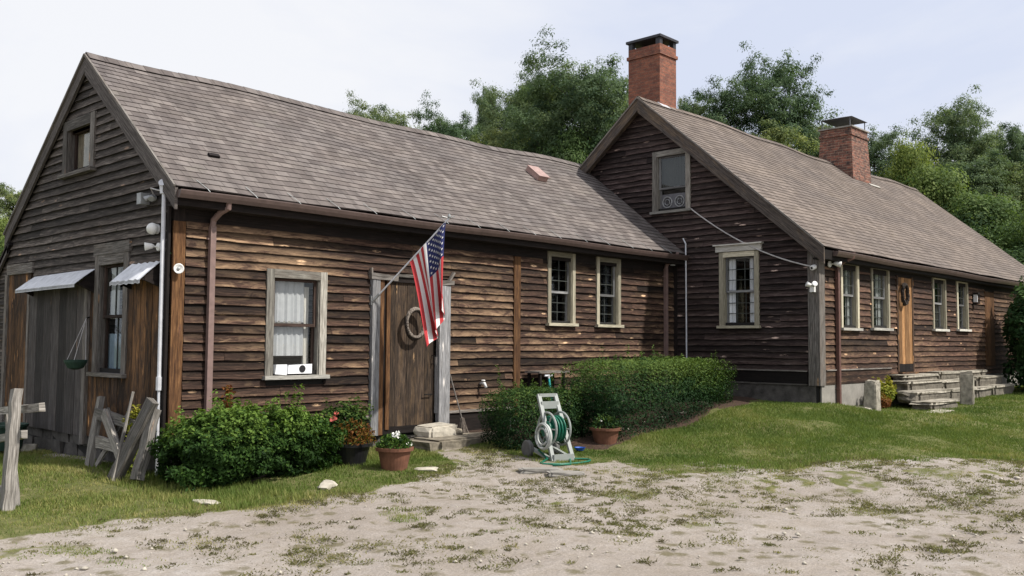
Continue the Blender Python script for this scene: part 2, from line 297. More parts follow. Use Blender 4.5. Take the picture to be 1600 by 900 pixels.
# ------------------------------------------------------------------ ground
def inpoly(x,y,poly):
    r=np.zeros(np.shape(x),bool); j=len(poly)-1
    for i in range(len(poly)):
        xi,yi=poly[i];xj,yj=poly[j]
        with np.errstate(divide='ignore',invalid='ignore'):
            r^=((yi>y)!=(yj>y))&(x<(xj-xi)*(y-yi)/(yj-yi+1e-12)+xi)
        j=i
    return r
def vnoise(x,y,s,seed=0):
    x=np.asarray(x)*s+seed*17.3;y=np.asarray(y)*s+seed*9.1; xi=np.floor(x);yi=np.floor(y);fx=x-xi;fy=y-yi; fx=fx*fx*(3-2*fx);fy=fy*fy*(3-2*fy)
    h=lambda a,b:np.modf(np.abs(np.sin(a*127.1+b*311.7+seed*3.7)*43758.5453))[0]
    return (h(xi,yi)*(1-fx)+h(xi+1,yi)*fx)*(1-fy)+(h(xi,yi+1)*(1-fx)+h(xi+1,yi+1)*fx)*fy
edge=[(-60,862),(0,845),(90,832),(180,812),(260,805),(330,802),(400,792),(470,783),(540,776),(600,764),(650,752),(705,738),(716,728),(700,718)]
E1=[tuple(gp(u,v)[:2]) for u,v in edge]
poly_left=E1+[(8.6,9.4),(8.6,10.6),(4.9,10.6),(4.9,18),(-8,22),(-8,9)]
edge2=[(770,706),(812,712),(845,728),(905,728),(960,722),(1010,736),(1060,742),(1130,735),(1215,738),(1290,722),(1370,718),(1440,722),(1530,716),(1610,722),(1750,712)]
E2=[tuple(gp(u,v)[:2]) for u,v in edge2]
poly_right=E2+[(60,-12),(60,60),(-40,60),(-40,30),(4.9,16),(8.9,9.9)]
PATCH=[]  # grass islands in the drive: centre, radii, density
for u,v,ru,rv,dn in [(1290,752,105,16,1.),(1150,745,90,10,.8),(1490,740,75,10,.85),(1550,770,50,12,.7),(1590,815,25,22,.8),(1500,842,40,10,.6),(980,770,40,9,.7),(840,825,60,9,.8),(870,788,14,6,1.),(1150,795,60,9,.5),(1370,800,70,10,.6),(1480,790,60,9,.55),
   (640,800,60,9,.8),(700,725,20,6,.8),(60,862,80,9,.85),(210,880,70,8,.4),(470,835,40,7,.5),(330,850,70,8,.45),(560,880,26,8,.6),(430,870,40,6,.5),(1090,822,40,5,.7),(1040,740,60,9,.8),(1330,770,50,8,.7)]:
    a=gp(u,v); r=gp(u+ru,v); w=gp(u,v-rv); w2=gp(u,v+rv); PATCH.append((a[0],a[1],np.linalg.norm((r-a)[:2]),np.linalg.norm((w-w2)[:2])/2,dn,YAW))
def dens(x,y):
    x=np.asarray(x,float);y=np.asarray(y,float)
    wx=x+(vnoise(x,y,2.2,1)-.5)*.5+(vnoise(x,y,7,3)-.5)*.2; wy=y+(vnoise(x,y,2.2,2)-.5)*.5+(vnoise(x,y,7,4)-.5)*.2
    d=0.
    for ox,oy in ((0,0),(.35,.1),(-.3,.2),(.1,-.35),(-.15,-.25),(.2,.3)): d=d+(inpoly(wx+ox*1.3,wy+oy*1.3,poly_left)|inpoly(wx+ox*2.6,wy+oy*2.6,poly_right))/6.
    d=np.clip(d*1.15-.1*(vnoise(x,y,5,12)),0,1)
    for px,py,ra,rb,dn,_ in PATCH:
        ex=(x-px)*_R[0]+(y-py)*_R[1]; ey=(x-px)*_R[1]*-1+(y-py)*_R[0]
        q=(ex/ra/1.15)**2+(ey/rb/1.3)**2; d=np.maximum(d,dn*np.clip(.95-.75*q+(vnoise(x,y,3.1,5)-.5)*1.6+(vnoise(x,y,9,6)-.5)*1.5,0,1)*(q<3))
    return d
def lawn_only(x,y):
    return (inpoly(x,y,poly_left)|inpoly(x,y,poly_right))
def grid_ground():
    def axis(segs):
        a=[]; 
        for lo,hi,st in segs: a+=list(np.arange(lo,hi,st))
        return np.array(a+[segs[-1][1]])
    xs=axis([(-400,-60,40),(-60,-10,5),(-10,2,.5),(2,17,.06),(17,30,.15),(30,70,2),(70,500,43)]); ys=axis([(-400,-60,40),(-60,-6,3),(-6,1,.3),(1,11,.06),(11,16,.2),(16,70,2),(70,500,43)])
    X,Y=np.meshgrid(xs,ys,indexing='ij'); Z=gh(X,Y); D=dens(X,Y); near=((X>1)&(X<30)&(Y>-2)&(Y<12))
    Z=Z+near*((vnoise(X,Y,2,8)-.5)*.035+(vnoise(X,Y,6,9)-.5)*.014+(vnoise(X,Y,13,10)-.5)*.008)
    n,m_=X.shape; V=np.stack([X,Y,Z],-1).reshape(-1,3); I=np.arange(n*m_).reshape(n,m_)
    F=np.stack([I[:-1,:-1],I[1:,:-1],I[1:,1:],I[:-1,1:]],-1).reshape(-1,4)
    o=fastmesh('ground',V,F,None,'ground_mat'); a=o.data.attributes.new('grass','FLOAT','POINT'); a.data.foreach_set('value',np.where(lawn_only(X,Y),D,D*.62).ravel().astype(np.float32))
    o.data.polygons.foreach_set('use_smooth',[True]*len(F)); tag(o,kind='structure'); o['label']='sandy driveway and lawn ground around the old farmhouse'; return o
grid_ground()
def blade_mesh(name,P,H,W,tone,mat,lean=.5):
    n=len(P); a=RNG.uniform(0,2*math.pi,n); w=np.stack([np.cos(a),np.sin(a),np.zeros(n)],1)*W[:,None]*.5
    b=RNG.uniform(0,2*math.pi,n); l=np.stack([np.cos(b)*lean,np.sin(b)*lean,np.ones(n)],1)*H[:,None]*np.stack([RNG.uniform(.2,1.,n)]*2+[np.ones(n)],1)
    V=np.stack([P-w,P+w,P+l],1).reshape(-1,3); return fastmesh(name,V,np.arange(3*n).reshape(-1,3),tone,mat)
def scatter(n,x0,x1,y0,y1,thr):
    x=RNG.uniform(x0,x1,n); y=RNG.uniform(y0,y1,n); d=dens(x,y); k=RNG.uniform(0,1,n)<d**1.3*thr*(.35+.65*(vnoise(x,y,9,13)>.35*(1.6-d))); return x[k],y[k],d[k]
def house_mask(x,y): return ((x>4.95)&(x<15)&(y>9.97)|(x>14.95)&(y>7.1)&(x<29.5)&(y<14.3)|((y>10.)&(x>4.95)&(x<30)))
X=[];Y=[]
for (n,x0,x1,y0,y1) in ((230000,1.5,9,5,15),(210000,7,15,3,9.8),(170000,13,30,1,8.8),(30000,2,12,2,8)):
    x,y,d=scatter(n,x0,x1,y0,y1,1.); X.append(x);Y.append(y)
x=np.concatenate(X);y=np.concatenate(Y); bed=((x>9.3)&(x<14.9)&(y>np.where(x<9.9,8.4,7.72+(x-10)*.07))); k=~house_mask(x,y)&~(bed&(RNG.uniform(size=len(x))>.06)); x=x[k];y=y[k]
hh=RNG.uniform(.018,.05,len(x))*(.35+.65*inpoly(x,y,poly_left)+.65*inpoly(x,y,poly_right))*(.6+.8*vnoise(x,y,1.3,20))*(1+.9*(np.hypot(x-4.9,np.maximum(y-10,0))<.6)); dist=np.hypot(x,y)
tn=np.clip(vnoise(x,y,.9,21)*.6+vnoise(x,y,3.5,22)*.35+RNG.normal(0,.12,len(x))+.02+.2*(~(inpoly(x,y,poly_left)|inpoly(x,y,poly_right))),0,1)
g=blade_mesh('lawn_grass',np.stack([x,y,gh(x,y)-.004],1),hh,.005+.0006*dist,tn,'grass_blade',.8); tag(g,'green and yellowing lawn grass around the farmhouse and drive edge','grass',kind='stuff')
# tufts in the drive
n=11000; cu=RNG.uniform(1,17,n); cv=RNG.uniform(-1,10.5,n); d=dens(cu,cv); keep=(d<.75)&(RNG.uniform(size=n)<.1+.5*(vnoise(cu,cv,.55,31)>.4)*vnoise(cu,cv,1.7,32)+.35*(vnoise(cu,cv,.9,35)>.5)*(cu>6))&~house_mask(cu,cv); cu=cu[keep];cv=cv[keep]
rad=RNG.gamma(1.6,.024,len(cu))+.012; num=(rad*800).astype(int)+6
P=[]; tn=[];
for a,b_,r,k in zip(cu,cv,rad,num):
    o_=RNG.normal(0,1,(k,2))*r*np.array([.8,.8]); P.append(np.stack([a+o_[:,0],b_+o_[:,1]],1)); tn.append(np.clip(RNG.normal(random.random()*.8,.15,k),0,1))
P=np.concatenate(P);tn=np.concatenate(tn); P3=np.column_stack([P,gh(P[:,0],P[:,1])])
g=blade_mesh('weed_tufts',P3,RNG.uniform(.005,.022,len(P3)),np.full(len(P3),.015),tn,'dry_tuft',1.6); tag(g,'small dark weed tufts scattered over the sandy drive','weeds',kind='stuff')
# pebbles
n=5000; px=RNG.uniform(1,16,n);py=RNG.uniform(-1,10,n); k=(dens(px,py)<.3)&~house_mask(px,py)&(RNG.uniform(size=n)<.25+.75*(vnoise(px,py,.8,41)>.5)); px=px[k];py=py[k]; s=RNG.gamma(1.6,.0045,len(px))+.004
oc=np.array([(1,0,0),(-1,0,0),(0,1,0),(0,-1,0),(0,0,1),(0,0,-1)],float); fc=np.array([(0,2,4),(2,1,4),(1,3,4),(3,0,4),(2,0,5),(1,2,5),(3,1,5),(0,3,5)])
V=(oc[None]*s[:,None,None]*RNG.uniform(.6,1.4,(len(px),6,1))*np.array([1,1,.6])+np.stack([px,py,gh(px,py)+s*.3],1)[:,None]).reshape(-1,3); F=(fc[None]+6*np.arange(len(px))[:,None,None]).reshape(-1,3)
g=fastmesh('pebbles',V,F,None,'pale_stone'); tag(g,'small pale pebbles strewn across the drive','pebbles',kind='stuff')
# ------------------------------------------------------------------ walls
class Wall:
    def __init__(s,org,sd,nd): s.o=Vector(org);s.s=Vector(sd);s.n=Vector(nd)
    def P(s,a,z,out=0.): return s.o+s.s*a+s.n*out+Vector((0,0,z))
    def box(s,mb,s0,s1,z0,z1,o0,o1,mi=0,tone=None,jit=0.):
        p=s.P(s0,z0,o0);q=s.P(s1,z1,o1); mb.box([min(p[i],q[i]) for i in range(3)],[max(p[i],q[i]) for i in range(3)],mi,tone,None,jit)
FW=Wall((0,10,0),(1,0,0),(0,-1,0)); GW=Wall((4.94,0,0),(0,1,0),(-1,0,0)); MG=Wall((15.04,0,0),(0,1,0),(-1,0,0)); MF=Wall((0,7.11,0),(1,0,0),(0,-1,0))
def cuts(iv,ops,za,zb):
    for (a,b,c,d) in ops:
        if c<zb-1e-4 and d>za+1e-4:
            out=[]
            for (p,q) in iv:
                if b<=p or a>=q: out.append((p,q)); continue
                if a>p: out.append((p,a))
                if b<q: out.append((b,q))
            iv=out
    return iv
def sheath(w,z0,z1,span,ops,mat,name,parent,out=0.):
    mb=MB(); zs=sorted(set([z0,z1]+[round(z0+.4*i,3) for i in range(1,int((z1-z0)/.4)+1)]+[c for o in ops for c in o[2:]])); zs=[z for z in zs if z0<=z<=z1]
    for a,b in zip(zs,zs[1:]):
        lo=span(a);hi=span(b); l=(max(lo[0],hi[0]) ,min(lo[1],hi[1]))
        for i,(p,q) in enumerate(cuts([lo if True else l],ops,a,b)):
            P0=p if p!=lo[0] else lo[0]; P1=p if p!=lo[0] else hi[0]; Q0=q; Q1=q if q!=lo[1] else hi[1]
            mb.face([w.P(P0,a,out),w.P(Q0,a,out),w.P(Q1,b,out),w.P(P1,b,out)])
    return mb.build(name,mat,parent)
def siding(w,z0,z1,span,ops,mat,parent,label,expo=.108,seed=0,amp=.006,groups=(2.,4.2)):
    rnd=random.Random(seed); mb=MB(); z=z0; row=0
    while z<z1-.02:
        zt=min(z+expo+.012,z1+.01); brk=sorted(set([z,zt]+[c for o in ops for c in o[2:] if z+.004<c<zt-.004])); base=span(z)
        seams=[base[0]+rnd.uniform(.4,groups[1])]
        while seams[-1]<base[1]: seams.append(seams[-1]+rnd.uniform(*groups))
        tones=[min(1,max(0,rnd.gauss(.45,.25))) for _ in range(len(seams)+1)]; ph=rnd.uniform(0,99)
        jz=lambda s:amp*(math.sin(s*2.3+ph)+.6*math.sin(s*5.9+ph*2)+.5*math.sin(s*13.1+ph*3))*.5
        jo=lambda s:.003*math.sin(s*3.1+ph*1.7)
        for a,b in zip(brk,brk[1:]):
            lo=span(a);hi=span(b)
            for (p,q) in cuts([lo],ops,a,b):
                xs=[p]+[c for c in seams if p+.03<c<q-.03]+[q]
                for k,(c,d) in enumerate(zip(xs,xs[1:])):
                    t=tones[sum(1 for e in seams if e<=c+1e-6)]; gap=.0025; c2=c+(gap if k else 0); d2=d-(gap if k<len(xs)-2 else 0)
                    n=max(1,int((d2-c2)/.16)); 
                    for i in range(n):
                        s0=c2+(d2-c2)*i/n; s1=c2+(d2-c2)*(i+1)/n
                        def pt(s,zz,top):
                            f=(zz-z)/(expo+.012); out=.028*(1-f)+.006+jo(s)
                            z_=zz+(jz(s) if not top or zz<zt-.001 else 0)
                            if top: # follow rake at the ends
                                if abs(s-lo[0])<1e-6: s=hi[0]
                                if abs(s-lo[1])<1e-6: s=hi[1]
                            return w.P(s,z_,out)
                        A=pt(s0,a,0);B=pt(s1,a,0);C=pt(s1,b,1);D=pt(s0,b,1)
                        mb.face([A,B,C,D],0,t,[(s0,a),(s1,a),(s1,b),(s0,b)])
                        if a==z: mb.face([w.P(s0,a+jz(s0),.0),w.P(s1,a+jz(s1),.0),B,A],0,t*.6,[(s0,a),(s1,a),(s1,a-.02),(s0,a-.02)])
        z+=expo; row+=1
    o=mb.build('clapboard_siding',mat,parent); return pl(o,label)
HOUSE=thing('farmhouse',(10,10,.2),'long brown weathered clapboard farmhouse with a low wing and a higher gabled main part','house')
# dimensions
LE,LR,LB=9.725,12.2925,15.05; LEZ,LRZ=3.303,5.306; SL=(LRZ-LEZ)/(LR-LE)
ME,MR_=6.878,10.666; MEZ,MRZ=3.244,6.419; SM=(MRZ-MEZ)/(MR_-ME); MB_=14.2
X0,X1,X2=4.94,15.04,29.1
def lspan(z):
    off=.11; a=max(10.,LE+(z+off-LEZ)/SL); b=min(LB,2*LR-LE-(z+off-LEZ)/SL) if z>2.7 else LB; return (a,max(b,a+.01))
def mspan(z):
    off=.11; a=max(7.11,ME+(z+off-MEZ)/SM); b=min(14.22,2*MR_-ME-(z+off-MEZ)/SM); return (a,max(b,a+.01))
# windows / doors : (s0,s1,z0,z1) outer casing
W1=(6.18,7.06,1.15,2.49); DOOR=(7.76,9.21,.38,2.5); W2=(11.36,12.05,1.9,3.1); W3=(12.63,13.31,1.9,3.1)
ATT=(12.03,13.04,3.78,4.54); GWIN=(10.93,11.87,1.17,2.66); GDOOR=(12.08,14.0,.40,2.42)
MW1=(9.6,10.46,4.13,5.34); MW2=(8.19,8.99,1.91,3.28)
MFW=[(15.86,16.62,1.88,3.12),(17.17,18.03,1.9,3.12),(20.33,21.13,1.93,3.1),(21.82,22.56,1.95,3.1)]; MD1=(18.43,19.2,1.06,2.98); MD2=(23.75,24.5,1.1,2.93)
sh=lambda o,m=.02:(o[0]+m,o[1]-m,o[2]+m,o[3]-m)
inn=lambda o,m=.09:(o[0]+m,o[1]-m,o[2]+m,o[3]-m)
# sheathing with real openings
sheath(FW,.05,3.2,lambda z:(X0+.03,X1),[inn(W1),(DOOR[0]+.3,DOOR[1]-.23,.42,2.46),inn(W2,.07),inn(W3,.07)],'dark_interior','wall',HOUSE)
sheath(GW,.05,LRZ-.13,lspan,[inn(ATT),inn(GWIN),inn(GDOOR,.02)],'dark_interior','wall',HOUSE)
sheath(MG,.4,MRZ-.13,mspan,[inn(MW1),inn(MW2)],'dark_interior','wall',HOUSE)
sheath(MF,.4,3.2,lambda z:(X1+.03,X2),[inn(o,.08) for o in MFW]+[inn(MD1,.02),inn(MD2,.02)],'dark_interior','wall',HOUSE)
# rear and end walls
bw=MB(); bw.box((X0+.03,LB,.05),(X1,LB+.12,3.0)); bw.box((X1+.03,14.22,.4),(X2,14.34,3.2)); bw.box((X1,14.22,.3),(X1+.1,LB+.1,3.)); pl(bw.build('wall','siding_gable',HOUSE),'rear walls of grey boards')
ew=Wall((X2,0,0),(0,1,0),(1,0,0)); sheath(ew,.4,MRZ-.13,mspan,[],'siding_main_gable','wall',HOUSE)
fl=MB(); fl.box((X0+.1,10.1,.5),(X1-.1,LB-.05,.54)); fl.box((X1+.1,7.3,1.05),(X2-.1,14.1,1.09)); fl.build('floor','floor_wood',HOUSE)
# siding
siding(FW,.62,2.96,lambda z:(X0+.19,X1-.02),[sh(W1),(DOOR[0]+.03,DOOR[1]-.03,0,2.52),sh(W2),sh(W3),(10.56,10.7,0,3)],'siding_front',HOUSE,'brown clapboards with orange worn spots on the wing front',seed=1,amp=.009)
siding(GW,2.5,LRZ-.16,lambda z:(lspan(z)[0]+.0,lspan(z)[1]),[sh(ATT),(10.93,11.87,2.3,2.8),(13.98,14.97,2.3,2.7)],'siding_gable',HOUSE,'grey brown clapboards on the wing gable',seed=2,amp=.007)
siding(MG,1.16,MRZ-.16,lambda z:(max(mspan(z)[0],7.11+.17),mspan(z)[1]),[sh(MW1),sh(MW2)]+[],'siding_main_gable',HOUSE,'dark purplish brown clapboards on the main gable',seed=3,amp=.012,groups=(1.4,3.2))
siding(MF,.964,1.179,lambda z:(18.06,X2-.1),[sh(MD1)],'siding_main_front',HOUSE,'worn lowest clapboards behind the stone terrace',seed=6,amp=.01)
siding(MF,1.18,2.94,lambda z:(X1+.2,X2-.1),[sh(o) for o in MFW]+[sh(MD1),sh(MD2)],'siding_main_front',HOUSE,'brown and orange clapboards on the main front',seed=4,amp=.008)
# lean-to behind the wing
def xspan(z):
    b=14.9+(3.02-z)/SL; return (LB+.02,max(LB+.03,min(17.4,b)))
sheath(GW,.05,3.0,xspan,[],'dark_interior','wall',HOUSE); siding(GW,.5,2.95,xspan,[],'siding_gable',HOUSE,'grey clapboards on the rear lean-to',seed=5)
# frieze, skirts, foundations, corner boards
t=MB()
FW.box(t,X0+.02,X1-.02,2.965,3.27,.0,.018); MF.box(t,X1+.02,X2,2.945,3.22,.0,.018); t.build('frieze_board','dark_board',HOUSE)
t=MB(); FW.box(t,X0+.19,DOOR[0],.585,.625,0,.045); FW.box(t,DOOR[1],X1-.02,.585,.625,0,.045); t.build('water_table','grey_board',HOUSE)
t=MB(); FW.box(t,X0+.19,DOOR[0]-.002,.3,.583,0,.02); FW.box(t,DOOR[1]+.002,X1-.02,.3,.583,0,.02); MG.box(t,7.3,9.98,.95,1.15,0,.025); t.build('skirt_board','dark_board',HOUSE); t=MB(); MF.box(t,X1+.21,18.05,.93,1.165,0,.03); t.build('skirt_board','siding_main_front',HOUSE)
t=MB(); MG.box(t,7.3,9.98,1.152,1.175,0,.05); MG.box(t,7.3,9.98,.92,.945,0,.045); MF.box(t,X1+.21,18.05,1.167,1.19,0,.05); t.build('water_table','grey_board',HOUSE)
def rubble(w,s0,s1,z0,z1,out,mat,parent,sx=.32,sz=.13,name='foundation'):
    mb=MB(); z=z0
    while z<z1-.02:
        h=min(z1-z,random.uniform(sz*.7,sz*1.3)); s=s0
        while s<s1-.03:
            l=min(s1-s,random.uniform(sx*.5,sx*1.4)); w.box(mb,s+.006,s+l-.006,z+.004,z+h-.004,0,out+random.uniform(-.03,.03),0,None,.012); s+=l
        z+=h
    return mb.build(name,mat,parent,bevel=.015)
rubble(GW,10.02,17.4,-.1,.42,.02,'rubble_stone',HOUSE); rubble(FW,X0,X1,-.1,.3,.0,'rubble_stone',HOUSE)
t=MB(); MG.box(t,7.16,10,.2,.915,0,-.03+.05); t.build('foundation','rubble_stone',HOUSE); t=MB(); MF.box(t,X1+.06,18.,.2,.925,0,-.02+.04); MF.box(t,18.,X2,.2,.955,0,.02); pl(t.build('foundation','pale_concrete',HOUSE),'pale concrete foundation under the main front')  # gable side is concrete too; dark stone colour paints its shade in
t=MB(); FW.box(t,X0+.03,X0+.175,.35,2.955,0,.04); t.build('corner_board','orange_board',HOUSE)
t=MB(); GW.box(t,9.965,10.08,.3,3.2,0,.03); FW.box(t,X0+.03,X0+.175,2.957,3.25,0,.038); t.build('corner_board','dark_board',HOUSE)
t=MB(); FW.box(t,10.56,10.705,.45,2.955,0,.045); t.build('corner_board','orange_board',HOUSE)
t=MB(); MG.box(t,7.085,7.27,.92,3.3,0,.045); MF.box(t,X1-.04,X1+.17,.92,3.2,0,.045); t.build('corner_board','grey_board',HOUSE)
t=MB(); MG.box(t,9.9,9.98,1.2,3.1,0,.04); t.build('corner_board','dark_board',HOUSE)
# ------------------------------------------------------------------ roofs
def roof(name,x0,x1,ye,ze,yr,zr,mat,parent,wave=0.,course=.125,label=None,seed=0,thick=.06,sidefac=None):
    mb=MB(); Ls=math.hypot(yr-ye,zr-ze); n=int(math.ceil(Ls/course)); dy=(yr-ye)/Ls; dz=(zr-ze)/Ls; ny,nz=-abs(dz)*(1 if yr>ye else -1),abs(dy); rnd=random.Random(seed)
    nx=int((x1-x0)/.25)
    def sag(x,f): return wave*f*(math.sin((x-x0)/(x1-x0)*math.pi*2.3+.6)+.5*math.sin(x*1.9)) + .006*math.sin(x*2.7+f*9)
    for i in range(n):
        a=i*course; b=min(Ls,a+course+.01); o0=.012; o1=.003; ph=rnd.uniform(0,9)
        for k in range(nx):
            xa=x0+(x1-x0)*k/nx; xb=x0+(x1-x0)*(k+1)/nx
            def p(x,l,o): 
                l2=l+(.004*math.sin(x*7+ph) if o==o0 else 0); return (x,ye+dy*l2+ny*o,ze+dz*l2+nz*o+sag(x,l/Ls))
            mb.face([p(xa,a,o0),p(xb,a,o0),p(xb,b,o1),p(xa,b,o1)] if yr>ye else [p(xb,a,o0),p(xa,a,o0),p(xa,b,o1),p(xb,b,o1)],0,.5,[(xa,a+.002),(xb,a+.002),(xb,b-.012),(xa,b-.012)])
            mb.face([p(xa,a,-.004),p(xb,a,-.004),p(xb,a,o0),p(xa,a,o0)],0,.5,[(xa,a),(xb,a),(xb,a+.002),(xa,a+.002)])
    # deck underneath
    c=[(x,ye+dy*l+ny*o,ze+dz*l+nz*o+(sag(x,l/Ls) if 0 else 0)) for l in (0,Ls) for x in (x0,x1) for o in (-.02-abs(wave)*1.6,-.02-thick-abs(wave))]
    idx=[(0,2,6,4),(1,5,7,3),(0,1,3,2),(4,6,7,5),(0,4,5,1),(2,3,7,6)]
    for f in idx: mb.face([c[j] for j in f],1,.4)
    o=mb.build(name,[mat,'dark_board'],parent)
    if label: pl(o,label)
    return o
rx0=4.86; mx0=14.80
R1=roof('roof',rx0,X1+.02,LE,LEZ,LR,LRZ,'shingle_wing',HOUSE,.026,label='grey brown shingle roof over the low wing',seed=1)
roof('roof',rx0,X1+.02,2*LR-LE+.2,LEZ-.15,LR,LRZ,'shingle_wing',HOUSE,.0,seed=2)
roof('roof',rx0,X1,17.6,3.02-(17.6-14.9)*SL,14.9,3.06,'shingle_wing',HOUSE,0,seed=3)
R2=roof('roof',mx0,X2+.2,ME,MEZ,MR_,MRZ,'shingle_main',HOUSE,.03,label='tan brown shingle roof over the higher main part',seed=4)
roof('roof',mx0,X2+.2,2*MR_-ME,MEZ,MR_,MRZ,'shingle_main',HOUSE,0,seed=5)
def ridge(x0,x1,y,z,wave,parent,mat):
    mb=MB(); n=int((x1-x0)/.25)
    for k in range(n):
        xa=x0+(x1-x0)*k/n; xb=x0+(x1-x0)*(k+1)/n; s=lambda x:wave*(math.sin((x-x0)/(x1-x0)*math.pi*2.3+.6)+.5*math.sin(x*1.9))+.006*math.sin(x*2.7+9)
        for sg in (-1,1): 
            q=[(xa,y,z+.035+s(xa)),(xb+.02,y,z+.03+s(xb)),(xb+.02,y+sg*.13,z-.075+s(xb)),(xa,y+sg*.13,z-.07+s(xa))]; mb.face(q if sg>0 else q[::-1],0,.5,[(xa,0),(xb,0),(xb,.13),(xa,.13)])
    return mb.build('ridge_cap',mat,parent)
ridge(rx0,X1,LR,LRZ,.026,R1,'shingle_wing'); ridge(mx0,X2+.2,MR_,MRZ,.03,R2,'shingle_main')
# rake boards
def rake(x,ye,ze,yr,zr,mat,parent,w=.2,th=.035,drop=.0):
    """board on the gable face running up under the roof edge"""
    mb=MB(); L_=math.hypot(yr-ye,zr-ze); dy=(yr-ye)/L_;dz=(zr-ze)/L_; c=abs(dy)
    vd=w/c; n=6
    for k in range(n):
        f0=k/n;f1=(k+1)/n
        y0,z0=ye+(yr-ye)*f0,ze+(zr-ze)*f0-drop; y1,z1=ye+(yr-ye)*f1,ze+(zr-ze)*f1-drop
        if (yr>ye): ring=lambda xx:[(xx,y0,z0),(xx,y1,z1),(xx,y1,z1-vd),(xx,y0,z0-vd)]
        else: ring=lambda xx:[(xx,y1,z1),(xx,y0,z0),(xx,y0,z0-vd),(xx,y1,z1-vd)]
        A=ring(x);B=ring(x+th); uv=[(L_*f0,0),(L_*f1,0),(L_*f1,w),(L_*f0,w)]
        mb.face(A,0,.5,uv); mb.face(B[::-1],0,.5,uv)
        for i,j in ((0,1),(2,3)): mb.face([A[j],A[i],B[i],B[j]],0,.5,[(L_*f1,0),(L_*f0,0),(L_*f0,.03),(L_*f1,.03)])
        if k==0: i,j=(0,3); mb.face([A[0],A[3],B[3],B[0]],0,.5)
    return mb.build('rake_board',mat,parent)
rake(rx0-.004,LE+.005,LEZ-.012,LR,LRZ-.012,'rake_board',HOUSE,.19); rake(rx0-.004,2*LR-LE+.17,LEZ-.15,LR,LRZ-.012,'rake_board',HOUSE,.15)
rake(rx0+.0,17.6,3.02-(17.6-14.9)*SL,14.93,3.03,'rake_board',HOUSE,.12)
rake(mx0-.004,ME+.005,MEZ-.012,MR_,MRZ-.012,'rake_worn',HOUSE,.21); rake(mx0-.004,2*MR_-ME,MEZ-.012,MR_,MRZ-.012,'rake_worn',HOUSE,.17)
# inner rake trim on the gable walls, closing the soffit
for (x,th,ye,ze,yr,zr,m_) in ((rx0+.03,X0-rx0-.028,LE+.2,LEZ+.2*SL-.09,LR,LRZ-.09,'dark_board'),(rx0+.03,X0-rx0-.028,2*LR-LE-.1,LEZ-.02,LR,LRZ-.09,'dark_board'),(mx0+.034,X1-mx0-.036,ME+.2,MEZ+.2*SM-.09,MR_,MRZ-.09,'rake_worn'),(mx0+.034,X1-mx0-.036,2*MR_-ME-.1,MEZ-.02,MR_,MRZ-.09,'rake_worn')):
    o=rake(x,ye,ze,yr,zr,m_,HOUSE,.035,th,0); o.name='soffit_board'
# drip edge
for (a,b) in (((rx0-.012,LE,LEZ+.005),(rx0-.012,LR,LRZ+.012)),((rx0-.012,2*LR-LE+.18,LEZ-.14),(rx0-.012,LR,LRZ+.012)),((mx0-.012,ME,MEZ+.005),(mx0-.012,MR_,MRZ+.012)),((mx0-.012,2*MR_-ME,MEZ+.005),(mx0-.012,MR_,MRZ+.012))):
    t=MB(); t.beam(a,b,.03,.028,0,.6,(1,0,0)); t.build('drip_edge','grey_board',HOUSE)
# fascia + gutters
def gutter(x0,x1,y,z,parent,mat='gutter_brown'):
    mb=MB(); prof=[(0,.0),(0,-.085),(-.06,-.09),(-.085,-.05),(-.1,-.012),(-.1,.0),(-.092,.0),(-.092,-.01),(-.055,-.08),(-.006,-.076),(-.006,0)]
    n=14
    for k in range(n):
        xa=x0+(x1-x0)*k/n;xb=x0+(x1-x0)*(k+1)/n; sg=lambda x:.008*math.sin(x*1.3)
        for i in range(len(prof)):
            p=prof[i];q=prof[(i+1)%len(prof)]; mb.face([(xa,y+p[0],z+p[1]+sg(xa)),(xa,y+q[0],z+q[1]+sg(xa)),(xb,y+q[0],z+q[1]+sg(xb)),(xb,y+p[0],z+p[1]+sg(xb))])
    for x in (x0,x1): mb.face([(x,y+p[0],z+p[1]) for p in prof[:6]])
    return mb.build('gutter',mat,parent)
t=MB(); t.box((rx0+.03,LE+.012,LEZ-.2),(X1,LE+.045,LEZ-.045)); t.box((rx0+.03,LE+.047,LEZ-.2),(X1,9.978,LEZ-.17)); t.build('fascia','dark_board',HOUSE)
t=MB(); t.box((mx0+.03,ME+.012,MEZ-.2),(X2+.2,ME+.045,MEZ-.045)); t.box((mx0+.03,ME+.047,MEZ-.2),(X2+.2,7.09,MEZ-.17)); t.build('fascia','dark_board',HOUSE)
G1=gutter(rx0+.02,X1-.02,LE+.01,LEZ-.035,HOUSE); G2=gutter(mx0+.35,X2+.2,ME+.01,MEZ-.05,HOUSE)
# gutter straps lying on the first courses of the wing roof
mb=MB(); x=rx0+.35
while x<X1-.25:
    mb=MB(); dy=.17*math.cos(math.atan(SL));dz=.17*math.sin(math.atan(SL)); b=(x-.03+random.uniform(-.03,.02),LE+dy,LEZ+dz+.022); a=(x+.02,LE-.03,LEZ+.01); c=(x+.02,LE-.085,LEZ-.03)
    mb.beam(a,b,.009,.004,0,.7); mb.beam(c,a,.009,.004,0,.7); x+=.61+random.uniform(-.06,.06); mb.build('gutter_strap','cloth_grey',G1)
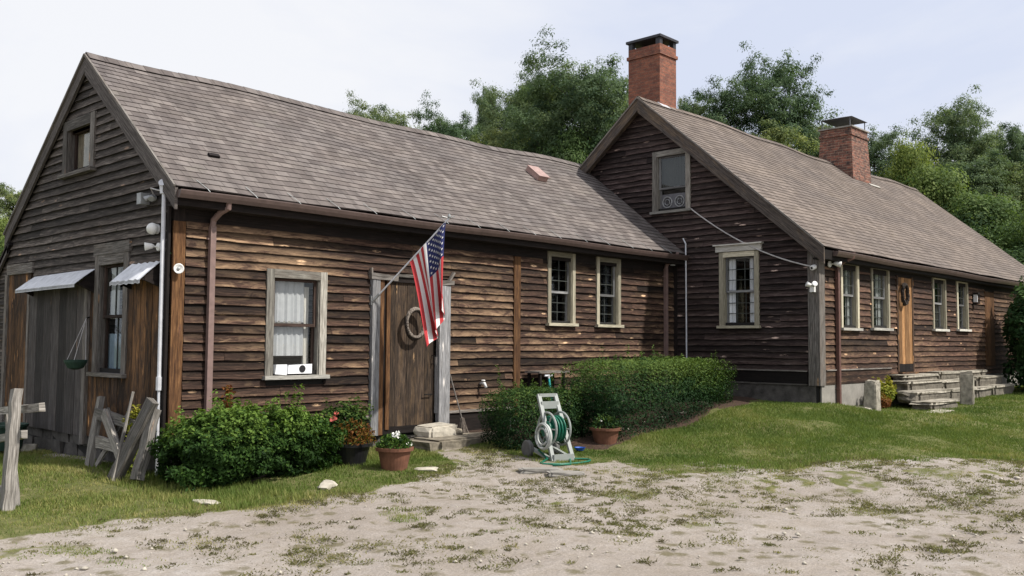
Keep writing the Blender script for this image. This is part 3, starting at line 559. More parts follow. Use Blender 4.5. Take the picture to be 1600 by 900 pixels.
# downspouts
def downspout(w,s,z0,z1,ztop_out,mat,parent,r=.034,topcurve=True,side=.0):
    mb=MB(); mb.beam(w.P(s,z0,.065),w.P(s,z1,.065),2*r,1.7*r,0,.5,tuple(w.n))
    if topcurve:
        pts=[w.P(s,z1-.01,.065),w.P(s,z1+.07,.085),w.P(s+side*.4,z1+.15,.17),w.P(s+side,z1+.2,.27),w.P(s+side,z1+.3,.29)]; mb.tube(pts,r*1.05,10)
    for zz in (z0+.3,z1-.15): mb.beam(w.P(s-.055,zz,.045),w.P(s+.055,zz,.045),.02,.05,0,.5,tuple(w.n))
    return mb.build('downspout',mat,parent)
downspout(FW,5.43,.25,2.93,3.2,'downspout_tan',HOUSE,side=.08); downspout(FW,14.68,.5,3.02,3.2,'downspout_tan',HOUSE,side=.05); downspout(MF,15.67,.55,2.92,3.2,'downspout_red',HOUSE,side=.15)
# ------------------------------------------------------------------ chimneys
def chimney(x0,x1,y0,y1,z0,z1,mat,label,taper=0.,lump=0.):
    mb=MB(); 
    def stack(xa,xb,ya,yb,za,zb,ta=0,n=8):
        for k in range(n):
            f0=k/n;f1=(k+1)/n; e0=ta*(1-f0);e1=ta*(1-f1); a=za+(zb-za)*f0;b=za+(zb-za)*f1
            r0=[(xa-e0,ya-e0),(xb+e0,ya-e0),(xb+e0,yb+e0),(xa-e0,yb+e0)];r1=[(xa-e1,ya-e1),(xb+e1,ya-e1),(xb+e1,yb+e1),(xa-e1,yb+e1)]
            for i in range(4):
                j=(i+1)%4; w=(xb-xa) if i%2==0 else (yb-ya); off=i*.73
                mb.face([(*r0[i],a),(*r0[j],a),(*r1[j],b),(*r1[i],b)],0,.5,[(off,a),(off+w,a),(off+w,b),(off,b)])
        mb.face([(xa,ya,zb),(xb,ya,zb),(xb,yb,zb),(xa,yb,zb)],0,.5)
    stack(x0,x1,y0,y1,z0,z1-.22,taper); stack(x0-.028,x1+.028,y0-.028,y1+.028,z1-.22,z1-.15,0,1); stack(x0,x1,y0,y1,z1-.15,z1,0,2)
    return pl(mb.build('chimney',mat,HOUSE),label)
C1=chimney(15.54,16.13,10.65,11.43,5.9,7.70,'brick_red','tall red brick chimney on the main gable peak')
t=MB(); 
for (a,b) in ((15.54,10.65),(16.03,10.65),(15.54,11.33),(16.03,11.33)): t.box((a,b,7.70),(a+.1,b+.1,7.83))
t.box((15.50,10.61,7.83),(16.17,11.47,7.88)); t.build('chimney_cap','cap_dark',C1)
t=MB(); t.beam((15.5,10.62,6.43),(16.25,10.62,6.42),.16,.012,0,.5,(0,-SM,1)); t.build('flashing','lead_flashing',C1)
C2=chimney(23.4,24.42,10.1,10.95,5.4,7.28,'brick_old','stout patchy old brick chimney with metal cover on the main ridge',.09)
t=MB(); 
for (a,b) in ((23.44,10.14),(24.36,10.14),(23.44,10.9),(24.36,10.9)): t.box((a,b,7.28),(a+.02,b+.02,7.56))
xa,xb,ya,yb=23.4,24.4,10.08,10.93; top=[(23.75,10.45),(24.1,10.45),(24.1,10.65),(23.75,10.65)]; bt=[(xa,ya),(xb,ya),(xb,yb),(xa,yb)]
for i in range(4): j=(i+1)%4; t.face([(*bt[i],7.55),(*bt[j],7.55),(*top[j],7.65),(*top[i],7.65)])
t.face([(*p,7.65) for p in top]); t.face([(*p,7.545) for p in bt][::-1]); t.build('chimney_cap','cap_grey',C2)
t=MB(); t.beam((24.2,9.97,5.85),(24.85,9.97,5.85),.1,.02,0,.5,(0,-SM,1)); t.build('flashing','white_trim',C2)
t=MB(); t.box((23.36,10.06,7.275),(24.46,10.99,7.31)); t.build('chimney_crown','concrete',C2)
# roof vent on wing
t=MB(); vy,vz=11.5,LEZ+SL*(11.5-LE); rot=Matrix.Rotation(math.atan(SL),4,'X'); M=Matrix.Translation((12.77,vy,vz))@rot
t.box((-.13,-.17,.0),(.13,.2,.1),0,.5,M); t.box((-.15,-.19,.1),(.15,.2,.115),0,.5,M); pl(t.build('roof_vent','vent_red',R1,bevel=.01),'small reddish metal vent on the wing roof')
t=MB(); M=Matrix.Translation((5.69,10.42,LEZ+SL*(10.42-LE)))@rot; t.box((-.08,-.03,.0),(.06,.03,.035),0,.5,M); t.build('lifted_shingle','dark_board',R1)
# ------------------------------------------------------------------ windows
def window(w,rect,cas,cas_mat,sash_mat,parent,label,nx=0,ny=0,out=.045,curtain=None,sill_mat=None,rail=.5,head=None,low_sash=None,pane_back=-.03,recess=-.02):
    s0,s1,z0,z1=rect; mb=MB(); c=cas
    w.box(mb,s0,s0+c,z0,z1,-.0,out,0,None,.002); w.box(mb,s1-c,s1,z0,z1,-.0,out,0,None,.002); w.box(mb,s0+c,s1-c,z1-c*1.05,z1,-.0,out+.002,0,None,.002)
    # jamb liners
    w.box(mb,s0+c-.004,s0+c+.018,z0+.03,z1-c,-.1,out-.02,0,.3); w.box(mb,s1-c-.018,s1-c+.004,z0+.03,z1-c,-.1,out-.02,0,.3)
    if head: w.box(mb,s0-head,s1+head,z1,z1+.13,-.0,out+.03); 
    o=mb.build('window',cas_mat,parent); pl(o,label)
    t=MB(); w.box(t,s0-.03,s1+.03,z0-.012,z0+.035,-.09,out+.05); t.build('sill',sill_mat or cas_mat,o)
    a,b=s0+c+.018,s1-c-.018; lo,hi=z0+.035,z1-c*1.05; mid=lo+(hi-lo)*rail; r=.035
    t=MB()
    def sash(za,zb,oo,nx,ny):
        w.box(t,a,a+r,za,zb,oo-.03,oo); w.box(t,b-r,b,za,zb,oo-.03,oo); w.box(t,a+r,b-r,za,za+r*1.1,oo-.03,oo); w.box(t,a+r,b-r,zb-r,zb,oo-.03,oo)
        for i in range(1,nx): q=a+r+(b-a-2*r)*i/nx; w.box(t,q-.006,q+.006,za+r,zb-r,oo-.022,oo-.006,1)
        for i in range(1,ny): q=za+r+(zb-za-2*r)*i/ny; w.box(t,a+r,b-r,q-.006,q+.006,oo-.024,oo-.008,1)
    sash(mid-.02,hi,recess,nx,ny); 
    sash(lo,mid+.015,recess-.035,nx,ny); t.build('sash',[sash_mat,'muntin_dark'],o)
    t=MB(); 
    for za,zb,oo in ((mid,hi-r,recess-.015),(lo+r,mid,recess-.05)): q=[w.P(a+r-.003,za,oo),w.P(b-r+.003,za,oo),w.P(b-r+.003,zb,oo),w.P(a+r-.003,zb,oo)]; t.face(q if (q[1]-q[0]).cross(q[2]-q[0]).dot(w.n)>0 else q[::-1])
    t.build('pane','glass',o)
    if curtain:
        for kind in curtain:
            t=MB(); mat,f0,f1,g0,g1=kind; n=18; sa=a+(b-a)*f0;sb=a+(b-a)*f1; za=lo+(hi-lo)*g0; zb=lo+(hi-lo)*g1
            for i in range(n):
                p=sa+(sb-sa)*i/n;q=sa+(sb-sa)*(i+1)/n; wv=lambda s:-.098-.012*math.sin(s*85)
                t.face([w.P(p,za,wv(p)),w.P(q,za,wv(q)),w.P(q,zb,wv(q)),w.P(p,zb,wv(p))]); t.face([w.P(p,zb,wv(p)-.004),w.P(q,zb,wv(q)-.004),w.P(q,za,wv(q)-.004),w.P(p,za,wv(p)-.004)])
            t.build('curtain',mat,o)
    return o
WN1=window(FW,W1,.1,'pale_trim','sash_brown',HOUSE,'grey rough framed window left of the front door with white objects on the ledge',curtain=[('vinyl_panel',.0,.8,.55,1.0),('vinyl_panel',.0,.8,.2,.5)],sill_mat='white_trim',rail=.52)
# white shade rolls / boxes on ledge inside and at the sill
t=MB(); FW.box(t,6.31,6.78,1.83,1.86,-.12,-.1); FW.box(t,6.31,6.78,1.55,1.565,-.125,-.105); FW.box(t,6.83,6.9,1.3,2.3,-.16,-.13); t.build('blind_rail','white_trim',WN1)
window(FW,W2,.075,'cream_trim','sash_grey',HOUSE,'left window of the narrow cream framed pair on the wing',2,3,sill_mat='cream_trim',rail=.47)
window(FW,W3,.075,'cream_trim','sash_grey',HOUSE,'right window of the narrow cream framed pair on the wing',2,3,sill_mat='cream_trim',rail=.47)
AW=window(GW,ATT,.13,'grey_board','sash_brown',HOUSE,'open attic window with a pale cloth in the wing gable',curtain=[('cloth_tan',.45,1.,0,1)],rail=.97)
window(GW,GWIN,.12,'grey_board','sash_brown',HOUSE,'tall window between two doors on the wing gable',2,1,curtain=[('cloth_blue',0,1,.02,.36),('cloth_grey',.62,.95,.5,1.)],rail=.52)
t=MB(); GW.box(t,GWIN[0]-.03,GWIN[1]+.04,2.66,2.8,0,.05); t.build('head_casing','grey_board',HOUSE)
window(MG,MW1,.1,'pale_trim','sash_grey',HOUSE,'upper gable window with a twin fan in its lower half',rail=.42,curtain=[('cloth_olive',0,1,.45,1)],sill_mat='white_trim')
window(MG,MW2,.085,'cream_trim','sash_grey',HOUSE,'lower gable window with a white head board and lace curtains',3,3,curtain=[('cloth_white',0,.26,.05,1),('cloth_white',.74,1,.05,1)],sill_mat='cream_trim')
t=MB(); MG.box(t,MW2[0]-.06,MW2[1]+.06,3.29,3.4,0,.07); MG.box(t,MW2[0]-.09,MW2[1]+.09,3.4,3.425,0,.11); t.build('head_casing','white_trim',HOUSE)
labs=['first window beside the red downspout on the main front','second window, just left of the tawny front door','third window, just right of the tawny front door','fourth window, beside the dark wall lantern']
for i,o in enumerate(MFW): window(MF,o,.075,'cream_trim','sash_grey',HOUSE,labs[i],3,3,curtain=[('cloth_grey',0,.4,.05,1),('cloth_grey',.65,1,.05,1)] if i<2 else [('cloth_olive',0,1,.02,.5)],sill_mat='white_trim',rail=.52)
# things in windows
TF=thing('window_fan',MG.P(10.,4.2,0),'grey twin window fan in the upper gable window of the main house','fan')
t=MB(); MG.box(t,9.76,10.32,4.19,4.5,-.11,-.065); t.build('housing','cap_grey',TF,bevel=.01)
for s in (9.9,10.18):
    t=MB(); pts=[MG.P(s+.105*math.cos(a),4.345+.105*math.sin(a),-.06) for a in np.linspace(0,2*math.pi,21)]; t.tube(pts,.012,6); 
    pts=[MG.P(s+.055*math.cos(a),4.345+.055*math.sin(a),-.06) for a in np.linspace(0,2*math.pi,15)]; t.tube(pts,.006,5); t.build('grille','grey_metal',TF)
    t=MB(); 
    for k in range(5):
        a=k*2*math.pi/5; t.face([MG.P(s,4.345,-.062),MG.P(s+.09*math.cos(a),4.345+.09*math.sin(a),-.062),MG.P(s+.09*math.cos(a+.8),4.345+.09*math.sin(a+.8),-.066)])
    t.build('fan_blade','wire_black',TF)
BX=thing('white_box',FW.P(6.6,1.19,0),'white opened carton and rolled paper on the window ledge left of the door','box')
t=MB(); FW.box(t,6.5,6.84,1.2,1.32,-.03,.05,0,.5,None and 0 or .01); t.build('carton','cloth_white',BX)
t=MB(); FW.box(t,6.32,6.49,1.2,1.31,-.02,.05,0,.5,.012); t.build('paper_roll','cloth_white',BX)
t=MB(); M=Matrix.Rotation(math.pi/2,3,'X'); t.lathe([(.001,0),(.045,0),(.045,.006),(.001,.006)],FW.P(6.7,1.265,.054),16,M=M); t.build('hole','black_plastic',BX)
# ------------------------------------------------------------------ doors
def planks(w,s0,s1,z0,z1,o0,o1,n,mb,jit=.003,gap=.004):
    e=[s0+(s1-s0)*(i+ (random.uniform(-.15,.15) if 0<i<n else 0))/n for i in range(n+1)]
    for a,b in zip(e,e[1:]): w.box(mb,a+gap/2,b-gap/2,z0+random.uniform(-.005,.005),z1,o0,o1+random.uniform(-jit,jit))
t=MB(); planks(FW,8.1,8.97,.45,2.43,-.06,-.02,5,t); D1=pl(t.build('door','door_board',HOUSE),'dark weathered plank front door behind the flag')
t=MB(); t.tube([FW.P(8.9,.86,-.01),FW.P(8.9,.87,.02),FW.P(8.75,.87,.02)],.008,6); t.build('latch','iron',D1); t=MB(); t.tube([FW.P(8.92,1.3,-.02),FW.P(8.92,1.3,.03),FW.P(8.92,1.42,.03),FW.P(8.92,1.42,-.02)],.007,6); t.build('handle','iron',D1)
t=MB(); FW.box(t,7.77,7.9,.36,2.47,0,.07,0,.5,.006); t.build('door_post','silver_board',HOUSE)
t=MB(); FW.box(t,7.902,7.98,.36,2.45,0,.06,0,.6,.006); FW.box(t,8.04,8.10,.42,2.44,-.02,.045,0,.4,.004); t.build('door_post','orange_board',HOUSE)
t=MB(); FW.box(t,7.98,8.04,.4,2.4,-.05,.02,0,.4,.004); FW.box(t,8.1,8.97,2.43,2.5,-.06,.01); FW.box(t,7.8,9.2,.36,.45,-.1,.03,0,.4,.005); t.build('door_frame','dark_board',HOUSE)
t=MB(); FW.box(t,8.985,9.185,.34,2.42,0,.075,0,.75,.006); FW.box(t,8.965,8.99,.6,1.4,0,.05,0,.7,.008); pl(t.build('door_post','silver_board',HOUSE),'silvery grey right door post')
t=MB(); FW.box(t,7.74,8.2,2.45,2.52,0,.09,0,.6,.012); FW.box(t,9.0,9.24,2.43,2.49,0,.09,0,.6,.012); FW.box(t,8.2,9.0,2.505,2.55,0,.03,0,.2,.01)
FW.box(t,7.74,7.77,2.47,2.6,.0,.08,0,.8,.004); t.beam(FW.P(9.15,2.46,.05),FW.P(9.26,2.62,.06),.05,.03,0,.8); t.build('lintel_board','grey_board',HOUSE)
# barn door and panels on gable
t=MB(); planks(GW,12.1,13.98,.40,2.4,-.0,.06,7,t); BD=pl(t.build('door','barn_door_board',HOUSE),'wide grey plank barn door under the left awning')
t=MB(); GW.box(t,12.0,12.1,.3,2.4,0,.075); t.build('door_frame','grey_board',HOUSE); t=MB(); GW.box(t,13.99,14.06,.4,2.45,0,.07); t.build('door_frame','grey_board',HOUSE); t=MB(); GW.box(t,14.93,15.02,.35,2.56,0,.06); GW.box(t,13.98,14.97,2.55,2.7,0,.055,0,.6,.006); t.build('door_frame','grey_board',HOUSE)
t=MB(); planks(GW,14.06,14.93,.4,2.55,.0,.03,5,t); t.build('plank_panel','brown_panel',HOUSE); t=MB(); planks(GW,10.93,12.0,.4,1.15,.0,.03,5,t); planks(GW,10.15,10.92,.4,2.5,.0,.032,5,t); GW.box(t,11.88,11.99,1.15,2.5,0,.035); pl(t.build('plank_panel','brown_panel',HOUSE),'brown vertical planks around the gable doors')
# awnings
def awning(y0,y1,zt,zb,out,dl,label):
    mb=MB(); n=14
    for k in range(n):
        a=y0+(y1-y0)*k/n;b=y0+(y1-y0)*(k+1)/n; h=lambda s:.008*math.sin(s*42)
        for f0,f1 in ((0,.5),(.5,.93),(.93,1.)):
            g=lambda s,f:GW.P(s+(dl*f if 1 else 0),zt+(zb-zt)*min(1,f/.93)*(.9+.1*f)-(.035 if f>=1 else 0),.04+out*min(1,f/.93)+h(s)*.2)+Vector((0,0,h(s)))
            q=[g(a,f0),g(b,f0),g(b,f1),g(a,f1)]; mb.face(q); mb.face([p-Vector((0,0,.006)) for p in q][::-1])
    mb2=mb.build('awning','awning_metal',HOUSE); pl(mb2,label)
    for s in (y0+.03,y1-.03): t=MB(); t.beam(GW.P(s,zt-.28,.03),GW.P(s,zb+.01,out*.9),.03,.03); t.face([GW.P(s,zt,.035),GW.P(s,zb,out),GW.P(s,zt-.28,.035)]); t.build('bracket','dark_board',mb2)
awning(11.86,13.9,2.49,2.29,.25,-.0,'long dented grey metal awning over the barn door')
awning(10.1,10.88,2.5,2.28,.24,-.0,'short grey metal awning between the gable window and the corner')
# gable conduit
t=MB(); t.tube([GW.P(10.05,3.3,.05),GW.P(10.03,1.2,.055)],.024,10); t.tube([GW.P(10.03,1.2,.055),GW.P(10.03,1.05,.055)],.034,10); t.tube([GW.P(10.03,1.06,.055),GW.P(10.0,.1,.07)],.017,8); t.tube([GW.P(10.05,3.26,.05),GW.P(10.05,3.36,.06),GW.P(10.02,3.38,.09)],.045,10); pl(t.build('conduit','conduit_grey',HOUSE),'pale service conduit down the wing corner')
t=MB(); t.tube([MG.P(9.76,3.6,.04),MG.P(9.7,3.5,.045),MG.P(9.69,1.2,.045)],.014,8); t.build('conduit','conduit_grey',HOUSE)
t=MB(); t.tube([FW.P(13.4,3.18,.07),FW.P(14.5,3.12,.09)],.014,6); t.box((14.78,9.84,3.08),(14.85,9.9,3.2)); t.build('conduit','conduit_grey',HOUSE)
# ------------------------------------------------------------------ fixtures
def floodlight(loc,dirs,label,mat='white_plastic',group=None,base=True,n=Vector((-1,0,0)),s=1.):
    T=thing('floodlight',loc,label,'light',group); loc=Vector(loc); t=MB(); 
    M=n.to_track_quat('Z','Y').to_matrix(); t.lathe([(.001,0),(.05*s,0),(.045*s,.02),(.001,.022)],loc,14,M=M); t.build('base',mat,T,smooth=False)
    for d in dirs:
        d=Vector(d); p=loc+n*.05*s+Vector((d[0],d[1],0))*.07*s; t=MB(); t.tube([loc+n*.01,p],.01*s,6); t.build('arm',mat,T)
        M=d.to_track_quat('Z','Y').to_matrix(); t=MB(); t.lathe([(.012*s,-.05*s),(.028*s,-.03*s),(.045*s,.04*s),(.047*s,.05*s),(.04*s,.052*s)],p,14,M=M); t.build('lamp_head',mat,T,smooth=True)
    return T
p=GW.P(10.33,3.24,.02); T=floodlight(p,[(-.3,-.6,-.5),(-.5,.5,-.4)],'grey old twin floodlight under the wing gable corner','grey_metal',s=.8)
t=MB(); GW.box(t,10.42,10.52,3.17,3.3,.04,.15); t.build('lamp_box','grey_metal',T); t=MB(); t.tube([p,p+Vector((-.08,-.05,.1)),p+Vector((-.06,-.2,.06)),GW.P(10.06,3.3,.06)],.008,6); t.build('cable','wire_pale',T)
def dome(loc,n,r,label,name='wall_lamp'):
    T=thing(name,loc,label,'lamp'); M=Vector(n).to_track_quat('Z','Y').to_matrix(); t=MB(); t.lathe([(r*.8,0),(r*.82,r*.25),(r*.6,r*.3)],loc,18,M=M); t.build('base','white_plastic',T)
    t=MB(); t.lathe([(r*.6,r*.25)]+[(r*math.sin(a),r*.95-r*math.cos(a)*.95) for a in np.linspace(.7,3.1,10)],loc,20,M=M); t.build('globe','white_plastic',T,smooth=True); return T
dome(GW.P(10.22,2.87,.03),(-1,0,0),.068,'round white globe lamp on the wing gable, upper of three fixtures')
T=floodlight(GW.P(10.17,2.665,.03),[(-.8,.3,-.1)],'small white fixture below the white globe lamp on the wing gable',s=1.)
T=thing('alarm_speaker',FW.P(5.03,2.41,.05),'round white dish fixture on the orange corner board of the wing','fixture'); t=MB(); M=Vector((-.3,-1,0)).normalized().to_track_quat('Z','Y').to_matrix(); t.lathe([(.025,0),(.03,.03),(.055,.06),(.058,.07),(.045,.065),(.015,.045)],FW.P(5.03,2.41,.04),20,M=M); t.build('dish','white_plastic',T,smooth=True); t=MB(); t.lathe([(.018,.05),(.018,.07),(.001,.075)],FW.P(5.03,2.41,.04),12,M=M); t.build('emitter','grey_metal',T)
def camera_(loc,d,label):
    T=thing('security_camera',loc,label,'camera','white cameras on the main corner post'); loc=Vector(loc); d=Vector(d).normalized(); t=MB(); t.tube([loc,loc+Vector((-.03,0,.0))],.03,12); t.build('mount','white_plastic',T)
    M=d.to_track_quat('Z','Y').to_matrix(); t=MB(); t.lathe([(.03,-.05),(.042,-.03),(.042,.05),(.035,.06)],loc+Vector((-.06,0,0)),14,M=M); t.build('camera_body','white_plastic',T); t=MB(); t.lathe([(.022,.0601),(.02,.066)],loc+Vector((-.06,0,0)),12,M=M); t.build('lens','black_plastic',T)
camera_(MG.P(7.13,3.18,.05),(-.7,-.6,-.3),'white camera at the top of the main corner post under the eave')
camera_(MG.P(7.13,2.92,.05),(-.9,.1,-.3),'white camera at mid height of the main corner post where the cable ends')
T=floodlight(MG.P(7.16,2.62,.05),[(-.5,.55,.3),(-.5,-.6,.3)],'white twin floodlight with a sensor box, lowest on the main corner post'); t=MB(); MG.box(t,7.12,7.2,2.5,2.6,.05,.12); t.build('sensor_box','white_plastic',T)
T=floodlight(MF.P(15.38,3.0,.05),[(.6,-.7,-.2)],'single grey and white floodlight beside the red downspout',n=Vector((0,-1,0)),s=1.2)
# service cable
a=MG.P(9.6,4.17,.06);b=MG.P(7.15,2.93,.08); pts=[a.lerp(b,f)-Vector((0,0,.28*4*f*(1-f)*.6)) for f in np.linspace(0,1,14)]; t=MB(); t.tube(pts,.012,6); o=t.build('cable','wire_pale'); tag(o,'pale cable sagging from the upper gable window to the corner post','cable')
# wall lantern
T=thing('wall_lantern',MF.P(22.96,2.72,0),'dark wall lantern on the main front beside the far door','lamp'); t=MB(); MF.box(t,22.92,23.0,2.6,2.84,0,.02); MF.box(t,22.9,23.02,2.8,2.84,.02,.15); MF.box(t,22.9,23.02,2.58,2.61,.02,.15)
for s in (22.9,23.005): 
    for o_ in (.02,.135): MF.box(t,s,s+.015,2.61,2.8,o_,o_+.015)
t.build('lantern_frame','iron',T); t=MB(); MF.box(t,22.92,23.0,2.62,2.79,.04,.12); t.build('lantern_glass','cloth_white',T)
# main doors
t=MB(); planks(MF,MD1[0]+.03,MD1[1]-.03,1.25,2.95,-.0,.03,4,t); D2=pl(t.build('door','tawny_board',HOUSE),'tawny plank front door of the main house'); t=MB(); planks(MF,MD1[0]+.03,MD1[1]-.03,1.1,1.247,-.0,.032,4,t); t.build('kick_board','dark_board',D2)
t=MB(); MF.box(t,MD1[0]-.03,MD1[1]+.03,1.05,1.09,0,.12); MF.box(t,MD1[0]-.04,MD1[0]+.03,1.1,2.98,0,.04); MF.box(t,MD1[1]-.03,MD1[1]+.04,1.1,2.98,0,.04); t.build('door_frame','brown_panel',D2)
t=MB(); planks(MF,MD2[0]+.03,MD2[1]-.03,1.15,2.9,.0,.03,4,t); pl(t.build('door','orange_board',HOUSE),'far reddish plank door of the main house half hidden by the shrub'); 
def wreath(c,n,rx,rz,mats,label,thick=.03):
    T=thing('wreath',c,label,'wreath'); c=Vector(c);n=Vector(n); sdir=Vector((0,0,1)).cross(n)
    for mi,(m_,dz,th) in enumerate(mats):
        t=MB()
        for k in range(7):
            ph=random.uniform(0,6); pts=[]
            for a in np.linspace(0,2*math.pi,33):
                rr=1+.05*math.sin(a*5+ph)+random.uniform(-.015,.015); pts.append(c+sdir*(rx*rr*math.cos(a))+Vector((0,0,rz*rr*math.sin(a)+dz))+n*(.04+.02*math.sin(a*7+ph)-mi*.015))
            t.tube(pts,th*.35,5)
        t.build('twig_ring',m_,T)
    return T
wc=onp(1,9.95,647,505); wreath(wc,(0,-1,0),.165,.2,[('wreath_twig',.0,.05),('wreath_dark',-.02,.05)],'pale twig wreath hanging on the dark plank door behind the flag')
wc=onp(1,7.05,1411,460); wreath(wc,(0,-1,0),.13,.2,[('wreath_dark',0,.07)],'dark oval wreath hanging on the tawny door')
# faucet and broom
T=thing('hose_faucet',FW.P(9.87,1.0,.05),'small white faucet cover on the wing wall right of the door','faucet'); p=FW.P(9.85,1.0,.03); t=MB(); t.tube([p,p+Vector((0,-.09,0)),p+Vector((.01,-.11,-.06))],.022,8); t.build('spout','white_plastic',T,smooth=True); t=MB(); t.lathe([(.03,0),(.032,.012),(.02,.02)],p+Vector((0,-.06,.035)),10); t.build('valve_wheel','white_plastic',T)
T=thing('broom',(9.55,9.6,.3),'thin handled broom leaning on the wing wall right of the door','broom'); t=MB(); t.tube([onp(1,9.75,722,655),onp(1,9.95,703,585)],.011,6); t.build('broom_handle','grey_board',T); a=Vector(onp(1,9.75,722,655)); 
t=MB()
for k in range(40): t.beam(a+Vector((random.uniform(-.02,.02),random.uniform(-.02,.02),.02)),a+Vector((.03+random.uniform(-.06,.08),random.uniform(-.05,.05),-.2)),.006,.006)
t.build('bristles','wreath_twig',T)
# ------------------------------------------------------------------ flag
T=thing('flag',(7.79,9.93,2.15),'american flag hanging from a slanted pole beside the plank door','flag')
A=Vector((7.79,9.93,2.16));B=Vector(onp(1,9.0,702,341)); pd=(B-A)
t=MB(); t.tube([A,B],.011,8); t.build('pole','conduit_grey',T); t=MB(); t.lathe([(.012,0),(.024,.02),(.018,.045),(.001,.06)],B,10); 
t.tube([B+Vector((-.09,.04,.02)),B,B+Vector((.06,-.04,.03))],.006,5); t.build('finial','grey_metal',T)
t=MB(); t.tube([A-pd.normalized()*.02,A+pd.normalized()*.12],.02,8); t.box(A-Vector((.03,-.01,.06)),A+Vector((.03,.06,.06))); t.build('pole_bracket','grey_metal',T)
h=Vector((pd.x,pd.y,0)).normalized(); side=Vector((h.y,-h.x,0)) # side: toward right
tip=A+pd*.965; mid=A+pd*.48
def FP(a,b):
    """a 0 at tip .. 1 at mid pole, b 0 hoist .. 1 fly end"""
    P_=tip.lerp(mid,a)-Vector((pd.x,pd.y,0))*(.485*(.58-a)*.6*b**.7); P_+=Vector((_R[0],_R[1],0))*(.17*b); P_.z-=1.17*b*(.985-.02*math.sin(a*9))
    fold=(.02+.1*b)*math.sin(a*13+b*1.4)+.03*b*math.sin(a*5+2)
    return P_+side*fold
NA,NB=39,30; mb=MB()
P_=[[FP(i/NA,j/NB) for j in range(NB+1)] for i in range(NA+1)]
for i in range(NA):
    for j in range(NB):
        stripe=i//3; blue=(stripe<7) and (j<12); mb.face([P_[i][j],P_[i+1][j],P_[i+1][j+1],P_[i][j+1]],2 if blue else (1 if stripe%2==0 else 0))
def star(ca,cb,sgn):
    r=.020/.74; pts=[]
    for k in range(10):
        a=k*math.pi/5+math.pi/2; rr=r*(1 if k%2==0 else .42); aa=min(.999,max(0,ca+rr*math.cos(a))); bb=max(0,cb+rr*.62*math.sin(a)); p=FP(aa,bb); q=FP(min(1,aa+.01),bb);w_=FP(aa,bb+.01); n=(q-p).cross(w_-p).normalized(); pts.append(p+n*.004*sgn)
    c=sum(pts,Vector())/10
    for k in range(10): mb.face([c,pts[k],pts[(k+1)%10]] if sgn>0 else [c,pts[(k+1)%10],pts[k]],0)
for r_ in range(9):
    for c_ in range(11):
        if (r_+c_)%2==0:
            for sg in (-1,1): star((r_+1)/10*7/13,(c_+1)/12*.4,sg)
mb.build('flag_cloth',['flag_white','flag_red','flag_blue'],T)
# ------------------------------------------------------------------ stones
def rock(name,c,size,mat,label,cat='rock',group=None,seed=0,rot=0.,flat=.3,parent=None,sub=2,box=False):
    import bmesh
    rnd=np.random.default_rng(seed); bm=bmesh.new()
    if box: bmesh.ops.create_cube(bm,size=2); bmesh.ops.bevel(bm,geom=bm.edges[:],offset=.16,segments=2,affect='EDGES'); bmesh.ops.subdivide_edges(bm,edges=bm.edges[:],cuts=2,use_grid_fill=True)
    else: bmesh.ops.create_icosphere(bm,subdivisions=sub,radius=1)
    K=rnd.normal(size=(7,3))*2.2; ph=rnd.uniform(0,6,7)
    for v in bm.verts:
        p=np.array(v.co); d=1+sum(.05*math.sin(float(k@p)+q) for k,q in zip(K,ph))*(.45 if box else 1.9)+float(rnd.normal())*(.012 if box else .05)
        q=p*d
        if not box: q[2]=max(-.5,min(.62,q[2])); 
        v.co=Vector(q*np.array(size)/2)
    me=bpy.data.meshes.new(name); bm.to_mesh(me); bm.free(); me.materials.append(MATS[mat])
    
    o=bpy.data.objects.new(name,me); COL.objects.link(o); o.location=c; o.rotation_euler=(0,0,rot)
    if parent is not None: o.parent=parent; o.matrix_parent_inverse=Matrix.Translation(-root_loc(parent))
    else: tag(o,label,cat,group)
    return o
def G(x,y,dz=0.): return (x,y,float(gh(x,y))+dz)
rock('doorstep_stone',(9.2,9.45,.2),(2.1,.62,.24),'stone','low worn stone doorstep slab in front of the plank door','stone slab',seed=3,box=True)
rock('step_block',(8.72,9.7,.36),(.56,.34,.22),'pale_stone','pale squared stone block on the doorstep under the plank door','stone block',seed=4,rot=.1,box=True)
rock('step_stone',(9.05,9.68,.35),(.25,.3,.17),'stone','smaller rounded stone right of the pale block on the doorstep','stone block',seed=5)
for (u,v,s,lab,sd) in [(512,762,(.36,.2,.13),'white jagged rock at the right foot of the big left shrub',6),(318,787,(.3,.14,.05),'flat pale stone in the grass before the big left shrub',7),(665,735,(.28,.16,.07),'mossy flat stone in grass left of the drive tongue',8),(42,706,(.26,.2,.2),'pale rounded boulder beside the gable foundation',9),
    (1100,634,(.22,.16,.13),'white rock at the far end of the hedge bed edging',10),(1063,647,(.3,.15,.08),'long pale edging rock, second from the far end',11),(1035,655,(.2,.14,.08),'small pale edging rock, third from the far end',12),(1008,662,(.22,.14,.07),'greyish edging rock in the middle of the bed edging',13),(978,674,(.18,.14,.09),'pale edging rock beside the brown planter',14),
    (196,706,(.3,.14,.05),'flat tan stone lying by the leaning posts',15),(735,660+35,(.0,.0,.0),'',0)]:
    if s[0]>0: p=gp(u,v); rock('edging_rock' if u>950 and u<1150 else 'rock',(p[0],p[1],p[2]+s[2]*.2),s,'pale_stone',lab,'rock','pale rocks edging the hedge bed' if 950<u<1150 else None,seed=sd,rot=sd*.7)
p=gp(845,737); rock('paving_slab',(p[0],p[1],p[2]+.01),(.5,.2,.06),'pale_concrete','pale broken slab under the hose reel, left one','slab',seed=21,rot=-.7,box=True)
